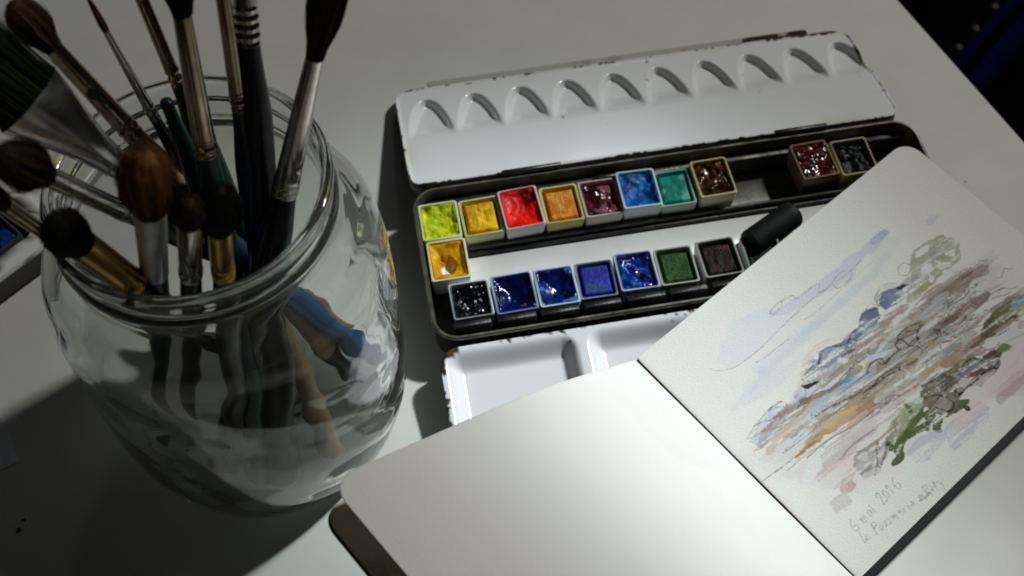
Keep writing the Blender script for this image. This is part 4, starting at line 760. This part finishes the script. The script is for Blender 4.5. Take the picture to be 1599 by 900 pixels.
for i, (r, z) in enumerate(prof):
    out_ = i < 120
    rib = (.018*np.cos(th*80)*(.30 < z < .92) if out_ else 0)
    # hand-thick wall: slow waviness of the inner surface bends what is seen through it
    wav = 0 if out_ or r < 3.7 or z > 11.5 else .075*fbm(np.cos(th)*2.6+z*.25+9, np.sin(th)*2.6+z*.55+9, 101, 2, 1.0)
    lip = .02*np.sin(th+1.0)*(12.2 < z < 12.7)
    rr_ = r+rib+wav
    V += [(float(a), float(b), float(c)) for a, b, c in zip(rr_*np.cos(th), rr_*np.sin(th), z+lip+0*th)]
F = []
for i in range(len(prof)-1):
    for j in range(n): k = (j+1) % n; F.append((i*n+j, i*n+k, (i+1)*n+k, (i+1)*n+j))
V = V[:]; F.append(tuple(range(n))[::-1]); F.append(tuple((len(prof)-1)*n+j for j in range(n)))
jar = mesh_obj('glass_jar', V, F, M_glass, None, True)
jar.location = (JX*S, JY*S, .0001)
tag(jar, 'large clear glass jar packed with paint brushes', 'jar')

# ------------------------------------------------------------------ brushes
CAMP = np.array(cd['loc'])
def frame(ax):
    ax = np.array(ax); up_ = np.array([0, 0, 1.]) if abs(ax[2]) < .99 else np.array([1., 0, 0]); X = np.cross(up_, ax); X /= np.linalg.norm(X); return X, np.cross(ax, X)
def hair_mesh(O, X, Y, Z, r0, rmax, L, pk, tip, c_root, c_tip, n=420, flat=1.0, fuzz=.03, seed=1):
    g = np.random.default_rng(seed); V = []; F = []; col = []
    def env(t):
        a = r0+(rmax-r0)*sst(0, pk, t); b = np.where(t > pk, np.sqrt(np.clip(1-((t-pk)/(1.0001-pk))**tip, 0, 1)), 1.0); return a*np.maximum(b, .02)
    # dense core
    m = 28; ts = np.linspace(0, .96, 16)
    for t in ts:
        r = float(env(np.array(t)))*.76
        for j in range(m):
            a = 2*math.pi*j/m; jit = 1+.05*math.sin(j*7.3)+.03*g.normal()
            V.append(O+X*r*jit*math.cos(a)+Y*r*jit*math.sin(a)*flat+Z*(t*L)); col.append(np.array(c_root)*(1-t)*.8+np.array(c_tip)*t*.8)
    for i in range(len(ts)-1):
        for j in range(m): F.append((i*m+j, i*m+(j+1) % m, (i+1)*m+(j+1) % m, (i+1)*m+j))
    F.append(tuple((len(ts)-1)*m+j for j in range(m)))
    for s in range(n):
        rho = math.sqrt(g.random())*.35+.65*(g.random() < .75)*1.0 if g.random() < .8 else math.sqrt(g.random()); rho = min(rho, 1.02); a = g.random()*2*math.pi; rho *= 1+.09*math.sin(a*5+seed)*math.cos(a*3)+.05*g.normal()
        ln = 1-.16*g.random(); k = g.random(); sp = 3.5 if g.random() < .07 else 1.0; ph = g.normal()*fuzz*sp; ph2 = g.normal()*fuzz*sp
        base = len(V); ns = 7
        shade = (.35+1.35*k)*(1+.3*math.sin(a*9+seed))
        for i in range(ns+1):
            t = i/ns*ln; r = float(env(np.array(min(t, .995))))*rho
            c = O+X*(r*math.cos(a)+ph*t*t)+Y*((r*math.sin(a))*flat+ph2*t*t)+Z*(t*L)
            hw = .014*(1-.8*i/ns); tx = -math.sin(a); ty = math.cos(a)
            for q in range(3):
                b = q*2.094; V.append(c+(X*tx+Y*ty)*hw*math.cos(b)+(X*math.cos(a)+Y*math.sin(a))*hw*math.sin(b))
                col.append((np.array(c_root)*(1-t)+np.array(c_tip)*t)*shade)
        for i in range(ns):
            for q in range(3): p0 = base+i*3+q; p1 = base+i*3+(q+1) % 3; F.append((p0, p1, p1+3, p0+3))
    return V, F, np.clip(np.array(col), 0, 1)
def make_brush(key, label, hr, hl, pk, tip, croot, ctip, rf0, rf1, fm, hm, hmax=None, foot=.16, flat=None, fuzz=.045, nh=800, crimps=2, footmat=None, footlen=0):
    D = DATA['BR'][key]; B = np.array(D['B']); ax = np.array(D['ax']); tF0, tcr, tF1, tt = D['t']
    X, Y = frame(ax); Y = Y
    if flat:
        vw = (B+ax*tF1)-CAMP; vw /= np.linalg.norm(vw); X = np.cross(ax, vw); X /= np.linalg.norm(X); Y = np.cross(ax, X)
    r = empty('paint_brush', B, 0, label, 'paint brush', 'paint brushes standing in the glass jar')
    Z0 = np.zeros(3)
    hmax = hmax or rf0*1.12
    # handle: foot, swelling, into the ferrule
    prof = []
    for i in range(40):
        t = i/39; zz = t*(tF0+.1)
        rad = foot+(hmax-foot)*float(sst(0, .85, t)) if t < .85 else hmax+(rf0*.93-hmax)*float(sst(.85, 1, t))
        if t < .03: rad *= .55+.45*math.sqrt(t/.03)
        prof.append((rad, zz))
    V, F = loops(lathe(prof, 28, (Z0, X, Y, ax)))
    nf_ = 28; mi_ = None; mats = [hm]
    if footmat is not None:
        mats = [hm, footmat]; mi_ = [1 if (i/39*(tF0)) < footlen else 0 for i in range(39) for j in range(28)]+[1, 0]
    mesh_obj('handle', V, F, mats, r, True, mi=mi_, sharp=50)
    # ferrule
    FL = tF1-tF0; pr = []; nz = 70
    for i in range(nz+1):
        t = i/nz; z = tF0+t*FL; rad = rf0+(rf1-rf0)*t
        for k in range(crimps):
            c = tF0+.14+k*.26; rad += -.045*math.exp(-((z-c)/.045)**2)+.022*math.exp(-((z-c-.1)/.05)**2)
        pr.append((rad, z))
    Ls = lathe([(rf0*.8, tF0+.02)]+pr+[(rf1*.8, tF1)], 40, None)
    if flat:
        out = []
        for l in Ls:
            z = l[0][2]; t = min(max((z-tF0)/FL, 0), 1); k = float(sst(.2, 1, t)); out.append([(p[0]*(1+k*(flat[0]/rf1-1)), p[1]*(1+k*(flat[1]/rf1-1)), z) for p in l])
        Ls = out
    V = [tuple(X*p[0]+Y*p[1]+ax*p[2]) for l in Ls for p in l]; _, F = loops(Ls)
    fo = mesh_obj('ferrule', V, F, fm, r, True, sharp=70)
    HL = hl
    if flat:
        V, F, c = hair_mesh(ax*(tF1-.02), X, Y, ax, flat[0]*.95, flat[0]*hr, HL, pk, tip, croot, ctip, nh, flat[1]/flat[0], fuzz, len(key)+ord(key))
    elif hl > 0:
        V, F, c = hair_mesh(ax*(tF1-.02), X, Y, ax, rf1*.93, hr, HL, pk, tip, croot, ctip, nh, 1.0, fuzz, ord(key))
    if hl > 0: mesh_obj('hair', V, F, M_hair, r, True, col=c)
    return r
H_black = handle_mat('black_lacquer', (.006, .006, .008)); H_blue = handle_mat('dark_blue_lacquer', (.006, .025, .06)); H_teal = handle_mat('teal_lacquer', (.006, .035, .035))
H_dkgreen = handle_mat('dark_green_lacquer', (.010, .022, .014)); H_beige = handle_mat('bare_wood_handle', (.42, .30, .17), .5); H_bright = handle_mat('bright_blue_lacquer', (.02, .12, .33)); H_brown = handle_mat('brown_lacquer', (.06, .02, .008))
brn = (.050, .024, .014); dk = (.010, .007, .005); org = (.16, .065, .022); blk = (.004, .004, .004)
mb = make_brush
mb('A', 'large round brush with fat dark brown hair leaning on the right rim of the jar', .47, 3.4, .45, 2.2, (.035, .014, .010), (.055, .022, .014), .37, .235, M_nickel, H_black, .50, .46)
mb('B', 'thick black handled brush with ribbed silver ferrule reaching the top edge', .4, 1.8, .4, 2, brn, dk, .33, .28, M_nickel, H_black, .50, .50, crimps=4)
mb('C', 'slim brush with bronze ferrule and dark blue handle standing left of the thick black handle', .24, 1.6, .35, 2, brn, dk, .215, .19, M_bronze, H_blue, .34, .28)
mb('D', 'long bronze ferrule brush with dark hair in the middle of the jar', .42, 2.2, .4, 2, dk, blk, .325, .235, M_bronze, H_teal, .44, .42)
mb('E', 'brownish ferrule brush leaning behind the long bronze one', .3, 1.5, .4, 2, brn, dk, .20, .18, M_bronze, H_dkgreen, .42, .42, footmat=H_beige, footlen=8.5)
mb('F', 'thinnest brush with pointed reddish brown hair', .10, 1.1, .25, 1.2, (.085, .028, .016), (.13, .055, .032), .165, .088, M_nickel, H_black, .21, .12, nh=160, fuzz=.015)
mg = mb('G', 'silver ferrule brush with a green smudge and oval brown hair at upper left', .48, 1.62, .5, 2.6, (.05, .028, .016), (.11, .055, .028), .31, .25, M_bronze, H_beige, .40, .34, footmat=H_black, footlen=3.0)
mb('H', 'wide flat brush with dark green hair cut off by the left edge of the picture', 1.03, 2.6, .8, 5, (.018, .030, .005), (.048, .068, .012), .36, .8, M_silver, H_bright, .48, .36, flat=(1.05, .30), nh=1000)
mb('I', 'brush with a fat dark brown head at the left above the black tipped one', .60, 1.75, .45, 1.9, (.020, .012, .007), (.034, .022, .012), .26, .27, M_nickel, H_dkgreen, .30, .2, footmat=H_beige, footlen=4)
mb('J', 'short brass ferrule brush with round black hair over the left rim', .55, 1.4, .45, 2.0, blk, dk, .40, .40, M_brass, H_black, .38, .22, crimps=1)
mb('K', 'soft orange brown mop brush with cloudy aluminium ferrule at the front of the jar', .70, 2.45, .45, 1.7, (.06, .030, .015), (.26, .11, .04), .37, .40, M_dull, H_dkgreen, .36, .22, crimps=0, fuzz=.11, nh=1300)
mb('L', 'small brown brush with silver ferrule tucked between the mop and the brass ferruled brush', .43, 1.05, .45, 1.7, (.026, .016, .007), (.05, .03, .012), .30, .31, M_nickel, H_black, .30, .2)
mb('M', 'black haired brush with upright brass ferrule at the front right of the jar', .60, 1.85, .45, 1.8, blk, dk, .30, .30, M_brass, H_black, .36, .22)
mb('N', 'thin wooden brush with dull ferrule pointing out at the far left', .26, 1.2, .4, 2, brn, org, .20, .20, M_bronze, H_brown, .25, .16)
# a brush stuck in head first: only its pointed teal handle end shows
D = DATA['BR']['O']; B = np.array(D['B']); ax = np.array(D['ax']); X, Y = frame(ax); T = D['t'][2]
ob = empty('paint_brush', B, 0, 'brush standing head down with its pointed dark teal handle end up', 'paint brush', 'paint brushes standing in the glass jar')
V, F = loops(lathe([(.14, 3.2)]+[(.15+.28*float(sst(0, .6, t))*(1-float(sst(.62, 1.02, t))*.94), 3.2+t*(T-3.2)) for t in np.linspace(0, 1, 40)], 28, (np.zeros(3), X, Y, ax)))
mesh_obj('handle', V, F, H_teal, ob, True)
V, F = loops(lathe([(.08, 1.4), (.12, 1.5), (.16, 3.1), (.15, 3.3)], 28, (np.zeros(3), X, Y, ax))); mesh_obj('ferrule', V, F, M_nickel, ob, True)
V, F, c = hair_mesh(ax*1.5, X, -Y, -ax, .12, .14, 1.4, .3, 1.5, brn, dk, 80); mesh_obj('hair', V, F, M_hair, ob, True, col=c)
# green paint smeared on ferrule G
D = DATA['BR']['G']; ax = np.array(D['ax']); X, Y = frame(ax); vw = CAMP-(np.array(D['B'])+ax*16); vw -= ax*(vw@ax); vw /= np.linalg.norm(vw); sd = np.cross(ax, vw)
L = []
for i in range(14):
    t = i/13; z = D['t'][0]+1.2+t*1.2; rf = .31-.06*(z-D['t'][0])/(D['t'][2]-D['t'][0])+.006
    wd = .5*math.sin(math.pi*min(max(t, .02), .98))*(1+.45*math.sin(t*11+1)+.25*math.sin(t*29))
    L.append([tuple(ax*z+vw*rf*math.cos(a)+sd*rf*math.sin(a)) for a in np.linspace(-wd+.3*math.sin(t*9), wd*.7+.3*math.sin(t*7), 10)])
V, F = loops(L, closed=False, cap0=False, cap1=False); mesh_obj('paint_smudge', V, F, M_smudge, mg, True)

# ------------------------------------------------------------------ second paint box at the far left, paper, crumbs
d2 = np.array([1.222, 1.30]); a2 = math.atan2(1.30, 1.222)
E0 = np.array([-18.48, 26.55])
b2 = empty('paint_box', (E0[0], E0[1], 0), a2, 'second black paint box with worn white rim behind the jar at the left edge', 'paint box')
def b2l(o, z): return rrect(-13+o, 1.6-o, 0+o, 6.8-o, .8, z, 6)
V, F = loops([b2l(.2, .02), b2l(.0, .2), b2l(0, 1.12), b2l(-.03, 1.2)], cap1=False); mesh_obj('tray', V, F, M_black, b2, True, sharp=40)
def rimcol(V): 
    V = np.array(V); n_ = sst(.15, .35, fbm(V[:, 0], V[:, 1]+V[:, 2], 111, 4, 2.5))[:, None]; return np.array([.70, .70, .68])*(1-n_)+np.array([.12, .10, .08])*n_
def dense_rr(o, z):
    P = b2l(o, z); out = []
    for i in range(len(P)):
        q = P[(i+1) % len(P)]; m = 30 if math.dist(P[i], q) > 2 else 1
        for k in range(m): out.append(tuple(P[i][j]+(q[j]-P[i][j])*k/m for j in range(3)))
    return out
L = [dense_rr(-.03, 1.2), dense_rr(-.05, 1.3), dense_rr(.0, 1.42), dense_rr(.12, 1.40), dense_rr(.30, 1.50), dense_rr(.72, 1.52), dense_rr(.80, 1.44), dense_rr(.82, .3)]
V, F = loops(L, cap0=False); mesh_obj('rim', V, F, [M_enamel, M_tin_dark], b2, True, mi=[0]*(len(dense_rr(0, 0))*6)+[1]*len(dense_rr(0, 0))+[1], col=rimcol(V), sharp=50)
def host(u, v, z): return (E0[0]+u*math.cos(a2)-v*math.sin(a2), E0[1]+u*math.sin(a2)+v*math.cos(a2), z)
host.rot = a2
g2 = 'plastic pans of watercolour in the second paint box'
pp('paint_pan', -.7, 1.80, 1.50, 1.7, 1.50, 0, (.06, .07, .08), (.02, .03, .1), dict(st='block', c1=(6, 24, 60), c2=(4, 10, 30), c3=(20, 60, 120), am=.05, lv=-.1, m=M_pgloss), 'dark pan of blue green paint nearest the jar in the second box', g2, host)
pp('paint_pan', -2.35, 1.80, 1.50, 1.7, 1.50, 1, (.12, .13, .14), (.02, .03, .1), dict(st='block', c1=(16, 20, 80), c2=(6, 8, 40), c3=(10, 60, 110), am=.05, lv=-.1, m=M_pgloss), 'dark pan of ultramarine paint second from the corner of the second box', g2, host)
pp('paint_pan', -.7, 3.60, 1.50, 1.7, 1.50, 0, (.08, .07, .08), (.02, .03, .1), dict(st='block', c1=(24, 30, 110), c2=(12, 12, 60), c3=(60, 70, 160), am=.05, lv=-.1, m=M_psemi), 'dark pan of violet blue paint in the far row of the second box', g2, host)
pp('paint_pan', -2.35, 3.60, 1.50, 1.7, 1.50, 0, (.08, .07, .08), (.02, .03, .1), dict(st='block', c1=(40, 12, 8), c2=(18, 8, 6), am=.05, lv=-.1, m=M_psemi), 'dark pan of brown paint in the far row of the second box', g2, host)
# loose sheet at the left edge
c0 = np.array([-17.93, 18.23]); da = np.array([-19.09, 20.31])-c0; da /= np.linalg.norm(da); db = np.array([-18.50, 17.56])-c0; db -= da*(db@da); db /= np.linalg.norm(db)
ps = empty('paper_sheet', (c0[0], c0[1], 0), 0, 'corner of a pale loose sheet at the left edge below the second box', 'paper')
V = [(*(da*a+db*b), z) for z in (.004, .05) for a, b in ((0, 0), (9, 0), (9, 14), (0, 14))]
mesh_obj('sheet', V, [(3, 2, 1, 0), (4, 5, 6, 7), (0, 1, 5, 4), (1, 2, 6, 5), (2, 3, 7, 6), (3, 0, 4, 7)], M_white_sheet, ps, False)
def speck(x, y, s, label, el=1.0, rot=0):
    g = np.random.default_rng(int(abs(x*1000))); n = 12
    L = [[(s*k*el*math.cos(2*math.pi*i/n+rot)*(.7+.5*g.random()), s*k*math.sin(2*math.pi*i/n+rot)*(.7+.5*g.random()), z) for i in range(n)] for k, z in ((1, .002), (.8, s*.25), (.3, s*.4))]
    V, F = loops(L); o = mesh_obj('paint_crumb', V, F, M_speck, None, True); o.location = (x*S, y*S, 0); tag(o, label, 'crumb', 'dark crumbs lying on the table')
speck(-17.43, 15.62, .13, 'largest dark crumb on the shaded table at the lower left', .7)
speck(-17.35, 16.0, .05, 'tiny dark crumb just above the largest one at the lower left', 1.6, .5)
speck(18.9, 30.2, .035, 'tiny dark crumb on the open table right of the lid')
speck(9.2, 17.2+19.0, .04, 'tiny dark crumb on the table behind the lid')
